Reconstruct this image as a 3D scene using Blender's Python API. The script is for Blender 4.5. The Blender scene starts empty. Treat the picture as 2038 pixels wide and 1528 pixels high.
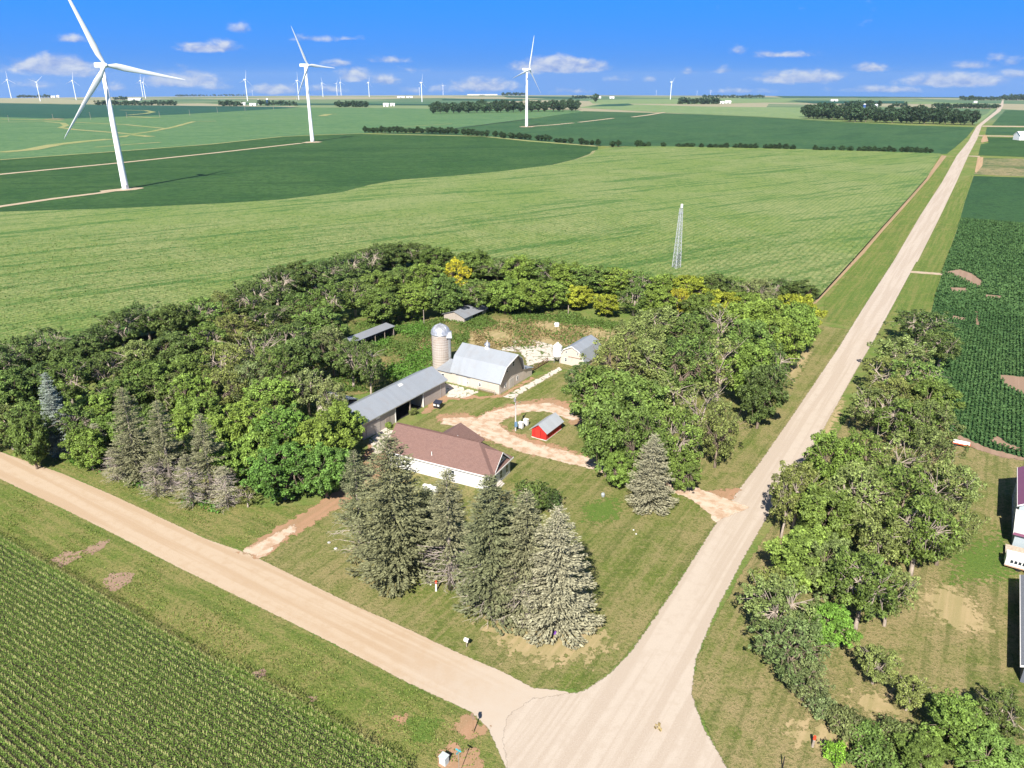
import bpy, bmesh, math, random
import numpy as np
from mathutils import Vector, Matrix
random.seed(7); RNG = np.random.default_rng(7)
scene = bpy.context.scene
COL = scene.collection
R_ = math.radians

# ------------------------------------------------------------------ camera, sky, sun, exposure
F, HY, CAM_H, CX, CY = 1475.0, 158.0, 66.0, 1019.0, 764.0     # focal length and horizon in photo pixels, flying height in metres
TILT = math.atan((CY - HY) / F)
EARTH = 4.0e5                                                  # the land falls away towards the horizon
cam_d = bpy.data.cameras.new('camera'); cam = bpy.data.objects.new('camera', cam_d); COL.objects.link(cam)
cam.location = (0, 0, CAM_H); cam.rotation_euler = (math.pi / 2 - TILT, 0, 0)
cam_d.sensor_width = 36.0; cam_d.lens = F / 2038.0 * 36.0
cam_d.clip_start = 0.5; cam_d.clip_end = 60000
scene.camera = cam
scene.view_settings.view_transform = 'Standard'; scene.view_settings.look = 'None'
scene.view_settings.gamma = 1.0; scene.view_settings.exposure = 0.92
scene.cycles.transparent_max_bounces = 12
scene.cycles.max_bounces = 6; scene.cycles.diffuse_bounces = 1; scene.cycles.volume_bounces = 1
scene.cycles.transmission_bounces = 3
scene.cycles.sample_clamp_indirect = 6.0
SUN_AZ, SUN_EL = 15.0, 43.0      # shadows run 15 degrees right of straight ahead
sd = bpy.data.lights.new('sun', 'SUN'); sun = bpy.data.objects.new('sun', sd); COL.objects.link(sun)
sd.energy = 5.0; sd.angle = R_(0.5); sd.color = (1.0, 0.94, 0.84)
sv = Vector((math.sin(R_(SUN_AZ)) * math.cos(R_(SUN_EL)), math.cos(R_(SUN_AZ)) * math.cos(R_(SUN_EL)), -math.sin(R_(SUN_EL))))
sun.rotation_euler = sv.to_track_quat('-Z', 'Y').to_euler(); sun.location = (-60, -120, 200)


def ray(px, py):
    u = (px - CX) / F; v = (CY - py) / F
    c, s = math.cos(TILT), math.sin(TILT)
    return np.array([u, c + v * s, -s + v * c])


def terr(x, y):
    return -(x * x + y * y) / (2 * EARTH)


def at(px, py, z=0.0):
    """world point z metres above the land that lies under photo pixel px, py"""
    d = ray(px, py); a = (d[0] ** 2 + d[1] ** 2) / (2 * EARTH); b = d[2]; c = CAM_H - z
    q = max(0.0, b * b - 4 * a * c)
    t = (-b - math.sqrt(q)) / (2 * a)
    return np.array([0, 0, CAM_H]) + d * t


def depth(p):
    return p[1] * math.cos(TILT) - (p[2] - CAM_H) * math.sin(TILT)


def height_at(bx, by, tx, ty):
    """height of an upright thing whose foot is at pixel b and whose top is at pixel t"""
    b = at(bx, by); d = ray(tx, ty)
    t = math.hypot(b[0], b[1]) / math.hypot(d[0], d[1])
    return CAM_H + d[2] * t - terr(b[0], b[1])


AX = R_(32.25)
E1 = np.array([math.sin(AX), math.cos(AX)]); E2 = np.array([math.cos(AX), -math.sin(AX)])   # along the long road / along the cross road


# ------------------------------------------------------------------ node helpers
class NT:
    def __init__(s, tree): s.t = tree; s.n = tree.nodes; s.l = tree.links
    def node(s, typ, **kw):
        n = s.n.new(typ)
        for k, v in kw.items(): setattr(n, k, v)
        return n
    def set(s, sock, v):
        if isinstance(v, bpy.types.NodeSocket): s.l.new(v, sock)
        elif v is not None:
            try: sock.default_value = v
            except Exception: sock.default_value = tuple(v) + (1,) if len(v) == 3 else v
    def math(s, op, a, b=None, c=None, clamp=False):
        n = s.node('ShaderNodeMath', operation=op); n.use_clamp = clamp
        s.set(n.inputs[0], a); s.set(n.inputs[1], b); s.set(n.inputs[2], c)
        return n.outputs[0]
    def mix(s, f, a, b, mode='MIX'):
        n = s.node('ShaderNodeMix', data_type='RGBA', blend_type=mode)
        s.set(n.inputs[0], f); s.set(n.inputs[6], a if isinstance(a, bpy.types.NodeSocket) else (*a, 1)); s.set(n.inputs[7], b if isinstance(b, bpy.types.NodeSocket) else (*b, 1))
        return n.outputs[2]
    def noise(s, vec, scale, detail=4, rough=0.55, out=0, dist=0.0):
        n = s.node('ShaderNodeTexNoise'); s.set(n.inputs['Vector'], vec)
        n.inputs['Scale'].default_value = scale; n.inputs['Detail'].default_value = detail; n.inputs['Roughness'].default_value = rough
        n.inputs['Distortion'].default_value = dist
        return n.outputs[out]
    def ramp(s, f, a, b, lo=0.0, hi=1.0):
        n = s.node('ShaderNodeMapRange', interpolation_type='SMOOTHSTEP'); s.set(n.inputs[0], f)
        n.inputs[1].default_value = a; n.inputs[2].default_value = b; n.inputs[3].default_value = lo; n.inputs[4].default_value = hi
        return n.outputs[0]
    def pos(s): return s.node('ShaderNodeNewGeometry').outputs['Position']
    def obj(s): return s.node('ShaderNodeTexCoord').outputs['Object']
    def mapping(s, vec, rot=(0, 0, 0), scale=(1, 1, 1), loc=(0, 0, 0)):
        n = s.node('ShaderNodeMapping'); s.set(n.inputs[0], vec)
        n.inputs['Location'].default_value = loc; n.inputs['Rotation'].default_value = rot; n.inputs['Scale'].default_value = scale
        return n.outputs[0]
    def aligned(s, vec, az, sx, sy):
        """turn the compass bearing az into +Y, then stretch"""
        return s.mapping(s.mapping(vec, rot=(0, 0, az)), scale=(sx, sy, 1))
    def attr(s, name):
        n = s.node('ShaderNodeAttribute', attribute_name=name); return n.outputs['Fac']
    def bump(s, h, strength=0.4, dist=0.1):
        n = s.node('ShaderNodeBump'); s.set(n.inputs['Height'], h); n.inputs['Strength'].default_value = strength; n.inputs['Distance'].default_value = dist
        return n.outputs[0]


def new_mat(name):
    m = bpy.data.materials.new(name); m.use_nodes = True; m.node_tree.nodes.clear()
    return m, NT(m.node_tree)


def principled(t, color, rough=0.8, metal=0.0, normal=None, spec=0.3):
    p = t.node('ShaderNodeBsdfPrincipled')
    t.set(p.inputs['Base Color'], color if isinstance(color, bpy.types.NodeSocket) else (*color, 1))
    t.set(p.inputs['Roughness'], rough); t.set(p.inputs['Metallic'], metal)
    p.inputs['Specular IOR Level'].default_value = spec
    if normal is not None: t.set(p.inputs['Normal'], normal)
    return p.outputs[0]


def finish(t, shader, edge=False, k=1.1, nscale=1.2):
    o = t.node('ShaderNodeOutputMaterial')
    if edge:       # ragged worn edge: the sheet is simply not there where the noise bites into it
        e = t.attr('edge'); n = t.noise(t.pos(), nscale, 5, 0.65)
        m = t.math('ADD', e, t.math('MULTIPLY', t.math('SUBTRACT', n, 0.5), k))
        f = t.ramp(m, 0.44, 0.56)
        mx = t.node('ShaderNodeMixShader'); t.set(mx.inputs[0], f)
        tr = t.node('ShaderNodeBsdfTransparent')
        t.l.new(tr.outputs[0], mx.inputs[1]); t.l.new(shader, mx.inputs[2]); shader = mx.outputs[0]
    t.l.new(shader, o.inputs[0])


def simple(name, color, rough=0.7, metal=0.0, var=0.12, vscale=3.0, spec=0.3, bump=0.0):
    m, t = new_mat(name)
    n = t.noise(t.obj(), vscale, 5, 0.6)
    v = t.ramp(n, 0.3, 0.7, 1 - var, 1 + var)
    c = t.mix(1.0, color, t.node_rgb(v) if False else v, 'MULTIPLY') if False else None
    mul = t.node('ShaderNodeVectorMath', operation='SCALE'); mul.inputs[0].default_value = color; t.set(mul.inputs['Scale'], v)
    nm = t.bump(n, bump, 0.03) if bump else None
    finish(t, principled(t, mul.outputs[0], rough, metal, nm, spec)); return m


# ------------------------------------------------------------------ sky
def build_world():
    w = bpy.data.worlds.new('World'); scene.world = w; w.use_nodes = True
    t = NT(w.node_tree); t.n.clear()
    sky = t.node('ShaderNodeTexSky', sky_type='NISHITA'); sky.sun_disc = False
    sky.sun_elevation = R_(SUN_EL); sky.sun_rotation = R_(180 + SUN_AZ)
    sky.altitude = 500; sky.air_density = 1.0; sky.dust_density = 0.4; sky.ozone_density = 2.0
    geo = t.node('ShaderNodeTexCoord').outputs['Generated']
    sep = t.node('ShaderNodeSeparateXYZ'); t.l.new(geo, sep.inputs[0])
    az = t.math('ARCTAN2', sep.outputs[0], sep.outputs[1])
    el = t.math('ARCSINE', sep.outputs[2])
    deg_az = t.math('MULTIPLY', az, 57.29578); deg_el = t.math('MULTIPLY', el, 57.29578)
    # the deep, polarised blue the picture has just above the land
    low = t.mix(t.ramp(deg_el, -1.2, 5.5), (1.20, 3.6, 9.4), (0.50, 3.55, 11.4))
    f = t.ramp(deg_el, 8, 28, 1.0, 0.0)
    base = t.mix(f, sky.outputs[0], low)
    # cumulus: each cloud sits at its own bearing and height above the horizon
    vec = t.node('ShaderNodeCombineXYZ'); t.l.new(deg_az, vec.inputs[0]); t.l.new(t.math('MULTIPLY', deg_el, 1.7), vec.inputs[1])
    n1 = t.noise(vec.outputs[0], 0.85, 7, 0.6, dist=0.3)
    up = t.node('ShaderNodeVectorMath', operation='ADD'); t.l.new(vec.outputs[0], up.inputs[0]); up.inputs[1].default_value = (-0.25, 0.55, 0)
    n2 = t.noise(up.outputs[0], 0.85, 7, 0.6, dist=0.3)
    clouds = CLOUDS
    tot = None; shade = None
    for (px, py, wd, ht, k) in clouds:
        d = ray(px, py); a0 = math.degrees(math.atan2(d[0], d[1])); e0 = math.degrees(math.atan2(d[2], math.hypot(d[0], d[1])))
        dw = math.degrees(math.atan2(*ray(px + wd, py)[:2])) - a0
        d2 = ray(px, py - ht); dh = math.degrees(math.atan2(d2[2], math.hypot(d2[0], d2[1]))) - e0
        x = t.math('DIVIDE', t.math('SUBTRACT', deg_az, a0), abs(dw))
        y = t.math('DIVIDE', t.math('SUBTRACT', deg_el, e0), abs(dh))
        yb = t.math('MINIMUM', y, t.math('MULTIPLY', y, 2.2))          # flatter base
        r = t.math('SQRT', t.math('ADD', t.math('MULTIPLY', x, x), t.math('MULTIPLY', yb, yb)))
        m = t.math('MULTIPLY', t.math('SUBTRACT', 1.35, r), k * 1.55)
        tot = m if tot is None else t.math('MAXIMUM', tot, m)
        s = t.math('MULTIPLY', t.ramp(r, 1.3, 0.9), y)
        shade = s if shade is None else t.math('ADD', shade, s)
    tot = t.math('MAXIMUM', tot, -0.5)
    dens = t.math('ADD', tot, t.math('MULTIPLY', t.math('SUBTRACT', n1, 0.5), 2.4))
    cov = t.ramp(dens, -0.1, 1.15, 0.0, 0.88)
    lit = t.math('ADD', t.math('ADD', 0.45, t.math('MULTIPLY', shade, 0.30)), t.math('MULTIPLY', t.math('SUBTRACT', n1, n2), 2.2), clamp=True)
    ccol = t.mix(lit, (2.7, 4.0, 8.2), (7.8, 8.2, 9.2))
    final = t.mix(cov, base, ccol)
    bg = t.node('ShaderNodeBackground'); t.l.new(final, bg.inputs[0]); bg.inputs[1].default_value = 0.05
    o = t.node('ShaderNodeOutputWorld'); t.l.new(bg.outputs[0], o.inputs[0])


# x, y of the centre in the photograph, half width, half height, strength
CLOUDS = [(112, 138, 84, 25, 1.1), (175, 148, 40, 14, .5), (142, 79, 32, 11, .55), (415, 97, 56, 14, .8), (440, 92, 26, 13, .5), (482, 59, 20, 14, .4), (362, 163, 70, 20, .9), (345, 160, 30, 20, .3),
          (625, 78, 34, 8, .45), (695, 77, 20, 6, .4), (670, 128, 32, 9, .4), (705, 153, 30, 18, .8), (765, 162, 28, 15, .7), (545, 181, 46, 14, .85), (778, 120, 34, 9, .42), (815, 180, 18, 9, .35),
          (960, 174, 62, 17, .9), (1000, 168, 24, 10, .5), (880, 178, 24, 10, .35), (1112, 135, 82, 20, 1.3), (1105, 125, 35, 16, .8), (1060, 142, 30, 12, .6), (1140, 182, 30, 6, .4), (1230, 158, 22, 8, .35), (1290, 160, 14, 6, .3), (1370, 145, 14, 8, .4), (1440, 142, 18, 7, .35),
          (1468, 103, 14, 11, .3), (1560, 110, 52, 9, .55), (1590, 158, 80, 18, .85), (1640, 150, 24, 13, .45), (1732, 137, 36, 12, .65), (1755, 133, 18, 9, .4), (1730, 35, 10, 16, .15), (1900, 164, 95, 19, .95), (1930, 158, 45, 14, .4), (1935, 132, 40, 10, .4), (1985, 115, 22, 16, .3), (2025, 150, 30, 12, .5), (2020, 125, 22, 12, .35),
          (60, 170, 60, 10, .3), (230, 175, 40, 10, .35), (820, 140, 30, 5, .2), (1760, 180, 90, 8, .5), (1480, 182, 60, 6, .4), (650, 180, 40, 8, .45), (430, 175, 40, 8, .3)]
build_world()


# ------------------------------------------------------------------ object helpers
def tag(o, label=None, cat=None, group=None, kind=None):
    if label: o['label'] = label
    if cat: o['category'] = cat
    if group: o['group'] = group
    if kind: o['kind'] = kind
    return o


def empty(name, loc, rz=0.0, label=None, cat=None, group=None):
    o = bpy.data.objects.new(name, None); COL.objects.link(o); o.empty_display_size = 0.5
    o.location = loc; o.rotation_euler = (0, 0, rz)
    return tag(o, label, cat, group)


def np_mesh(name, V, Q, tone=None, smooth=False, attr='tone'):
    """mesh of triangles or quads straight from arrays"""
    V = np.asarray(V, np.float32); Q = np.asarray(Q, np.int32); k = Q.shape[1]
    me = bpy.data.meshes.new(name)
    me.vertices.add(len(V)); me.vertices.foreach_set('co', V.ravel())
    me.loops.add(Q.size); me.loops.foreach_set('vertex_index', Q.ravel())
    me.polygons.add(len(Q)); me.polygons.foreach_set('loop_start', np.arange(0, Q.size, k, dtype=np.int32))
    me.polygons.foreach_set('loop_total', np.full(len(Q), k, np.int32))
    if tone is not None:
        a = me.attributes.new(attr, 'FLOAT', 'POINT'); a.data.foreach_set('value', np.asarray(tone, np.float32))
    me.update(calc_edges=True); me.validate()
    if smooth: me.polygons.foreach_set('use_smooth', np.ones(len(Q), bool))
    return me


def link(name, me, mat, parent=None):
    o = bpy.data.objects.new(name, me); COL.objects.link(o)
    if mat and not me.materials: me.materials.append(mat)
    if parent is not None: o.parent = parent
    return o


class MB:
    """collects simple shapes; build() links them as ONE mesh object"""
    def __init__(s): s.v = []; s.f = []
    def add(s, vs, fs):
        n = len(s.v); s.v += [tuple(map(float, p)) for p in vs]; s.f += [tuple(i + n for i in f) for f in fs]; return s
    def box(s, x0, x1, y0, y1, z0, z1):
        return s.add([(x0, y0, z0), (x1, y0, z0), (x1, y1, z0), (x0, y1, z0), (x0, y0, z1), (x1, y0, z1), (x1, y1, z1), (x0, y1, z1)],
                     [(0, 3, 2, 1), (4, 5, 6, 7), (0, 1, 5, 4), (1, 2, 6, 5), (2, 3, 7, 6), (3, 0, 4, 7)])
    def slab(s, pts, d):
        """closed plate: outline pts pushed along vector d"""
        n = len(pts); q = [tuple(np.add(p, d)) for p in pts]
        return s.add(list(pts) + q, [tuple(range(n))[::-1], tuple(range(n, 2 * n))] + [(i, (i + 1) % n, n + (i + 1) % n, n + i) for i in range(n)])
    def tube(s, pts, rad, k=8, cap=True):
        pts = [Vector(p) for p in pts]; rads = rad if hasattr(rad, '__len__') else [rad] * len(pts)
        n0 = len(s.v); prev = None
        for i, p in enumerate(pts):
            d = (pts[min(i + 1, len(pts) - 1)] - pts[max(i - 1, 0)]).normalized()
            a = Vector((0, 0, 1)) if abs(d.z) < 0.9 else Vector((1, 0, 0))
            if prev is not None: a = prev
            u = (a - d * a.dot(d)).normalized(); w = d.cross(u); prev = u
            for j in range(k):
                t = 2 * math.pi * j / k
                s.v.append(tuple(p + (u * math.cos(t) + w * math.sin(t)) * rads[i]))
        for i in range(len(pts) - 1):
            for j in range(k):
                a, b = n0 + i * k + j, n0 + i * k + (j + 1) % k
                s.f.append((a, b, b + k, a + k))
        if cap:
            s.f.append(tuple(range(n0, n0 + k))[::-1]); m = n0 + (len(pts) - 1) * k; s.f.append(tuple(range(m, m + k)))
        return s
    def lathe(s, prof, k=24, c=(0, 0)):
        n0 = len(s.v)
        for (r, z) in prof:
            for j in range(k):
                t = 2 * math.pi * j / k; s.v.append((c[0] + r * math.cos(t), c[1] + r * math.sin(t), z))
        for i in range(len(prof) - 1):
            for j in range(k):
                a, b = n0 + i * k + j, n0 + i * k + (j + 1) % k
                s.f.append((a, b, b + k, a + k))
        s.f.append(tuple(range(n0, n0 + k))[::-1]); m = n0 + (len(prof) - 1) * k; s.f.append(tuple(range(m, m + k)))
        return s
    def build(s, name, mat, parent=None, bevel=0.0, smooth=False):
        me = bpy.data.meshes.new(name); me.from_pydata(s.v, [], s.f); me.validate()
        bm = bmesh.new(); bm.from_mesh(me); bmesh.ops.recalc_face_normals(bm, faces=bm.faces)
        if bevel: bmesh.ops.bevel(bm, geom=bm.edges[:], offset=bevel, segments=1, affect='EDGES', clamp_overlap=True)
        bm.to_mesh(me); bm.free()
        if smooth: me.shade_smooth() if hasattr(me, 'shade_smooth') else None
        return link(name, me, mat, parent)


def copy_tree(o, parent=None):
    c = o.copy(); COL.objects.link(c)
    if parent is not None: c.parent = parent
    for ch in list(o.children): copy_tree(ch, c)
    return c


def inside(P, poly):
    x, y = P[:, 0], P[:, 1]; r = np.zeros(len(P), bool); n = len(poly)
    for i in range(n):
        x1, y1 = poly[i]; x2, y2 = poly[(i + 1) % n]
        if y1 == y2: continue
        c = ((y1 > y) != (y2 > y)) & (x < (x2 - x1) * (y - y1) / (y2 - y1) + x1); r ^= c
    return r


def sdist(P, poly):
    d = np.full(len(P), 1e9); n = len(poly)
    for i in range(n):
        a = np.array(poly[i]); b = np.array(poly[(i + 1) % n]); e = b - a
        t = np.clip(((P - a) @ e) / max(e @ e, 1e-9), 0, 1)
        d = np.minimum(d, np.hypot(*(P - a - t[:, None] * e).T))
    return np.where(inside(P, poly), -d, d)


def px_poly(pts, z=0.0):
    return [tuple(at(x, y, z)[:2]) for x, y in pts]


def path_poly(pts, w):
    """outline of a track: photo-pixel centre line and half widths in metres"""
    c = np.array([at(x, y)[:2] for x, y in pts]); n = len(c); ws = w if hasattr(w, '__len__') else [w] * n
    L, Rr = [], []
    for i in range(n):
        d = c[min(i + 1, n - 1)] - c[max(i - 1, 0)]; d = d / np.hypot(*d); nn = np.array([-d[1], d[0]])
        L.append(tuple(c[i] + nn * ws[i])); Rr.append(tuple(c[i] - nn * ws[i]))
    return L + Rr[::-1]


def near_sheet(name, poly, off, mat, res=0.5, fade=0.4, kind='structure', zfun=None):
    P = np.array(poly); lo = P.min(0) - fade - res; hi = P.max(0) + fade + res
    nx, ny = int((hi[0] - lo[0]) / res) + 2, int((hi[1] - lo[1]) / res) + 2
    X, Y = np.meshgrid(lo[0] + np.arange(nx) * res, lo[1] + np.arange(ny) * res)
    G = np.stack([X.ravel(), Y.ravel()], 1); s = sdist(G, poly)
    idx = np.arange(nx * ny).reshape(ny, nx)
    Q = np.stack([idx[:-1, :-1].ravel(), idx[:-1, 1:].ravel(), idx[1:, 1:].ravel(), idx[1:, :-1].ravel()], 1)
    Q = Q[(s[Q] < fade).any(1)]
    used = np.unique(Q); rm = np.full(nx * ny, -1); rm[used] = np.arange(len(used))
    G = G[used]; e = np.clip(0.5 - s[used] / (2 * max(fade, 1e-3)), 0, 1)
    z = terr(G[:, 0], G[:, 1]) + off
    if zfun is not None: z = z + zfun(G[:, 0], G[:, 1])
    me = np_mesh(name, np.column_stack([G, z]), rm[Q], e, True, 'edge')
    return tag(link(name, me, mat), kind=kind)


def far_sheet(name, poly, layer, mat, kind='structure', raise_=0.0, label=None, cat=None):
    bm = bmesh.new(); vs = [bm.verts.new((x, y, 0)) for x, y in poly]; bm.faces.new(vs)
    P = np.array(poly); lo, hi = P.min(0), P.max(0)
    dm = np.hypot(*P.T).mean(); D = max(25.0, dm * 0.05)
    for ax in (0, 1):
        c = lo[ax] + D
        while c < hi[ax]:
            co = [0, 0, 0]; no = [0, 0, 0]; co[ax] = c; no[ax] = 1
            bmesh.ops.bisect_plane(bm, geom=bm.verts[:] + bm.edges[:] + bm.faces[:], plane_co=co, plane_no=no); c += D
    bmesh.ops.triangulate(bm, faces=bm.faces[:])
    for v in bm.verts:
        d = math.hypot(v.co.x, v.co.y); v.co.z = terr(v.co.x, v.co.y) + raise_ + layer * (0.012 + d * 6e-5)
    bmesh.ops.recalc_face_normals(bm, faces=bm.faces)
    for f in bm.faces:
        if f.normal.z < 0: f.normal_flip()
    me = bpy.data.meshes.new(name); bm.to_mesh(me); bm.free()
    return tag(link(name, me, mat), label, cat, kind=kind)

# ------------------------------------------------------------------ materials of the land
def grass_mat(name, green, dry, dark, dry_amt=0.5, stripes=None, edge=False, k=1.1, nscale=1.2, fine=1.0):
    m, t = new_mat(name); p = t.pos()
    big = t.noise(p, 0.035, 5, 0.6, dist=0.6); mid = t.noise(p, 0.22, 5, 0.65, dist=0.4); fin = t.noise(p, 2.3 * fine, 4, 0.75); vf = t.noise(p, 9.0, 2, 0.7)
    a = t.math('ADD', t.math('MULTIPLY', big, 0.5), t.math('MULTIPLY', mid, 0.5))
    d = t.ramp(a, 0.62 - 0.3 * dry_amt, 0.86 - 0.3 * dry_amt)
    c = t.mix(d, green, dry)
    if stripes is not None:         # mowing passes
        mp = t.aligned(p, stripes, 0.8, 0.03)
        s = t.noise(mp, 1.0, 3, 0.6)
        c = t.mix(t.ramp(s, 0.5, 0.62, 0, 0.6), c, dry); c = t.mix(t.ramp(s, 0.48, 0.38, 0, 0.5), c, dark)
    c = t.mix(t.ramp(fin, 0.50, 0.64, 0, 0.8), c, dark); c = t.mix(t.ramp(fin, 0.48, 0.36, 0, 0.6), c, dry)
    c = t.mix(t.ramp(vf, 0.48, 0.62, 0, 0.6), c, dark); c = t.mix(t.ramp(vf, 0.46, 0.34, 0, 0.35), c, dry)
    bl = t.noise(p, 0.75, 4, 0.7, dist=0.5); c = t.mix(t.ramp(bl, 0.54, 0.70, 0, 0.55), c, dry); c = t.mix(t.ramp(bl, 0.46, 0.32, 0, 0.55), c, dark)
    sh = principled(t, c, 0.95, 0, t.bump(t.math('ADD', fin, t.math('MULTIPLY', vf, 0.6)), 0.9, 0.25), 0.1)
    finish(t, sh, edge, k, nscale); return m


def gravel_mat(name, a, b, c, rot, edge=True, k=0.9, nscale=1.6, red=None, merge_to=None):
    m, t = new_mat(name); p = t.pos()
    mp = t.aligned(p, rot, 0.8, 0.02)
    tr = t.noise(mp, 0.9, 3, 0.55); fin = t.noise(p, 7.0, 3, 0.8); mid = t.noise(p, 0.6, 5, 0.65)
    col = t.mix(t.ramp(tr, 0.42, 0.58), a, b); col = t.mix(t.ramp(fin, 0.45, 0.8, 0, 0.7), col, c); col = t.mix(t.ramp(fin, 0.45, 0.25, 0, 0.6), col, tuple(x * .72 for x in b))
    if red: col = t.mix(t.ramp(mid, 0.44, 0.62, 0, 0.9), col, red)
    else: col = t.mix(t.ramp(mid, 0.45, 0.7, 0, 0.6), col, b)
    if merge_to:      # traffic has mixed the two gravels round the junction
        dv = t.node('ShaderNodeVectorMath', operation='DISTANCE'); t.l.new(p, dv.inputs[0]); dv.inputs[1].default_value = (3.0, 56.0, 0)
        f = t.ramp(t.math('ADD', dv.outputs['Value'], t.math('MULTIPLY', mid, 14)), 36, 10); col = t.mix(f, col, merge_to)
    finish(t, principled(t, col, 0.95, 0, t.bump(fin, 0.35, 0.05), 0.15), edge, k, nscale); return m


def crop_mat(name, a, b, c, streak_rot=0.0, streak=(0.02, 0.004), k=1.0, tone=False, transl=False, fine=0.5, rows=None):
    """field seen from afar: a mottled by b, streaks of c"""
    m, t = new_mat(name); p = t.pos()
    big = t.noise(p, 0.012, 4, 0.55, dist=1.2)
    mp = t.aligned(p, streak_rot, streak[0], streak[1]); st = t.noise(mp, 1.0, 4, 0.62, dist=1.6)
    mp2 = t.aligned(p, streak_rot, streak[0] * 4, streak[1] * 4); st2 = t.noise(mp2, 1.0, 3, 0.6, dist=0.8)
    fin = t.noise(p, fine, 5, 0.75)
    col = t.mix(t.ramp(big, 0.35, 0.65), a, b)
    col = t.mix(t.math('MULTIPLY', t.ramp(st, 0.52, 0.62), 0.75 * k, clamp=True), col, c); col = t.mix(t.math('MULTIPLY', t.ramp(st2, 0.54, 0.70), 0.55 * k, clamp=True), col, c)
    gr = t.noise(p, fine * 0.45, 4, 0.75); col = t.mix(t.ramp(fin, 0.47, 0.62, 0, 0.75), col, c); col = t.mix(t.ramp(gr, 0.50, 0.64, 0, 0.55), col, c); col = t.mix(t.ramp(gr, 0.48, 0.38, 0, 0.5), col, b)
    if rows:
        sx = t.node('ShaderNodeSeparateXYZ'); t.l.new(t.mapping(p, rot=(0, 0, AX)), sx.inputs[0])
        w = t.math('SINE', t.math('MULTIPLY', sx.outputs[0], 2 * math.pi / rows)); col = t.mix(t.ramp(w, -0.2, 1.0, 0, 0.42), col, c)
    if tone:
        v = t.attr('tone'); s = t.node('ShaderNodeVectorMath', operation='SCALE'); t.l.new(col, s.inputs[0]); t.l.new(v, s.inputs['Scale']); col = s.outputs[0]
    sh = principled(t, col, 0.85, 0, None if tone else t.bump(fin, 0.9, 0.5), 0.15)
    if transl:
        tl = t.node('ShaderNodeBsdfTranslucent'); t.l.new(col, tl.inputs[0]); mx = t.node('ShaderNodeMixShader'); mx.inputs[0].default_value = 0.25
        t.l.new(sh, mx.inputs[1]); t.l.new(tl.outputs[0], mx.inputs[2]); sh = mx.outputs[0]
    finish(t, sh); return m


GREEN, DRY, DARKG = (0.115, 0.165, 0.035), (0.28, 0.22, 0.095), (0.065, 0.10, 0.020)
M_ground = grass_mat('verge_grass', (0.13, 0.19, 0.045), (0.27, 0.235, 0.10), DARKG, 0.55)
M_lawn = grass_mat('lawn_grass', (0.148, 0.190, 0.040), (0.32, 0.262, 0.125), (0.078, 0.116, 0.023), 0.78, AX, True, 0.8)
M_lawn2 = grass_mat('side_lawn_grass', (0.145, 0.185, 0.04), (0.35, 0.275, 0.14), (0.08, 0.115, 0.024), 0.86, AX, True, 0.9)
M_ditch = grass_mat('ditch_grass', (0.125, 0.195, 0.037), (0.26, 0.235, 0.085), (0.07, 0.13, 0.024), 0.55, AX, True, 0.9)
M_ditch_x = grass_mat('ditch_grass_cross', (0.142, 0.198, 0.038), (0.29, 0.245, 0.10), (0.078, 0.130, 0.025), 0.72, AX + R_(90), True, 0.9)
M_weedy = grass_mat('rank_grass', (0.09, 0.15, 0.03), (0.34, 0.25, 0.12), (0.04, 0.08, 0.015), 0.72, None, True, 1.2)
M_road = gravel_mat('pale_gravel', (0.460, 0.392, 0.325), (0.405, 0.335, 0.27), (0.53, 0.465, 0.40), AX, k=0.55)
M_road2 = gravel_mat('tan_gravel', (0.450, 0.352, 0.255), (0.40, 0.292, 0.195), (0.52, 0.425, 0.325), AX + math.pi / 2, k=0.55, merge_to=(0.455, 0.387, 0.32))
M_drive = gravel_mat('drive_gravel', (0.55, 0.44, 0.345), (0.50, 0.38, 0.28), (0.66, 0.57, 0.48), AX + math.pi / 2, k=1.5, nscale=0.8, red=(0.40, 0.27, 0.18))
M_red = gravel_mat('red_dirt', (0.35, 0.205, 0.125), (0.29, 0.185, 0.105), (0.46, 0.33, 0.23), AX, k=2.6, nscale=0.7)
M_soil = gravel_mat('bare_soil', (0.30, 0.205, 0.15), (0.26, 0.175, 0.125), (0.36, 0.26, 0.2), AX, k=2.2, nscale=0.9)
M_dryp = gravel_mat('dry_grass', (0.37, 0.285, 0.155), (0.28, 0.235, 0.11), (0.44, 0.35, 0.21), AX, k=3.2, nscale=0.8)
M_lush = grass_mat('lush_grass', (0.12, 0.195, 0.038), (0.18, 0.215, 0.055), (0.075, 0.135, 0.026), 0.5, None, True, 3.0)
M_track = gravel_mat('track_gravel', (0.46, 0.37, 0.27), (0.40, 0.31, 0.21), (0.52, 0.44, 0.34), 0.0, edge=False)
M_cornA = crop_mat('corn_canopy', (0.200, 0.255, 0.072), (0.265, 0.290, 0.115), (0.066, 0.145, 0.032), R_(55), (0.11, 0.007), 1.15, rows=2.3, fine=0.75)
M_cornA_t = crop_mat('corn_tops', (0.215, 0.275, 0.078), (0.285, 0.31, 0.125), (0.070, 0.150, 0.033), R_(55), (0.11, 0.007), 1.15, fine=0.75, rows=2.3, tone=True, transl=True)
M_soyB = crop_mat('soy_far', (0.034, 0.086, 0.022), (0.052, 0.110, 0.030), (0.020, 0.058, 0.015), R_(80), (0.03, 0.003), 0.8, fine=0.30)
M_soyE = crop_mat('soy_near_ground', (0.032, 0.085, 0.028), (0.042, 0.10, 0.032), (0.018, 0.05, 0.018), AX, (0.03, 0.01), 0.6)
M_soyE_t = crop_mat('soy_tops', (0.078, 0.155, 0.052), (0.095, 0.178, 0.060), (0.052, 0.115, 0.038), AX, (0.03, 0.01), 0.8, tone=True, transl=True)
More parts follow.
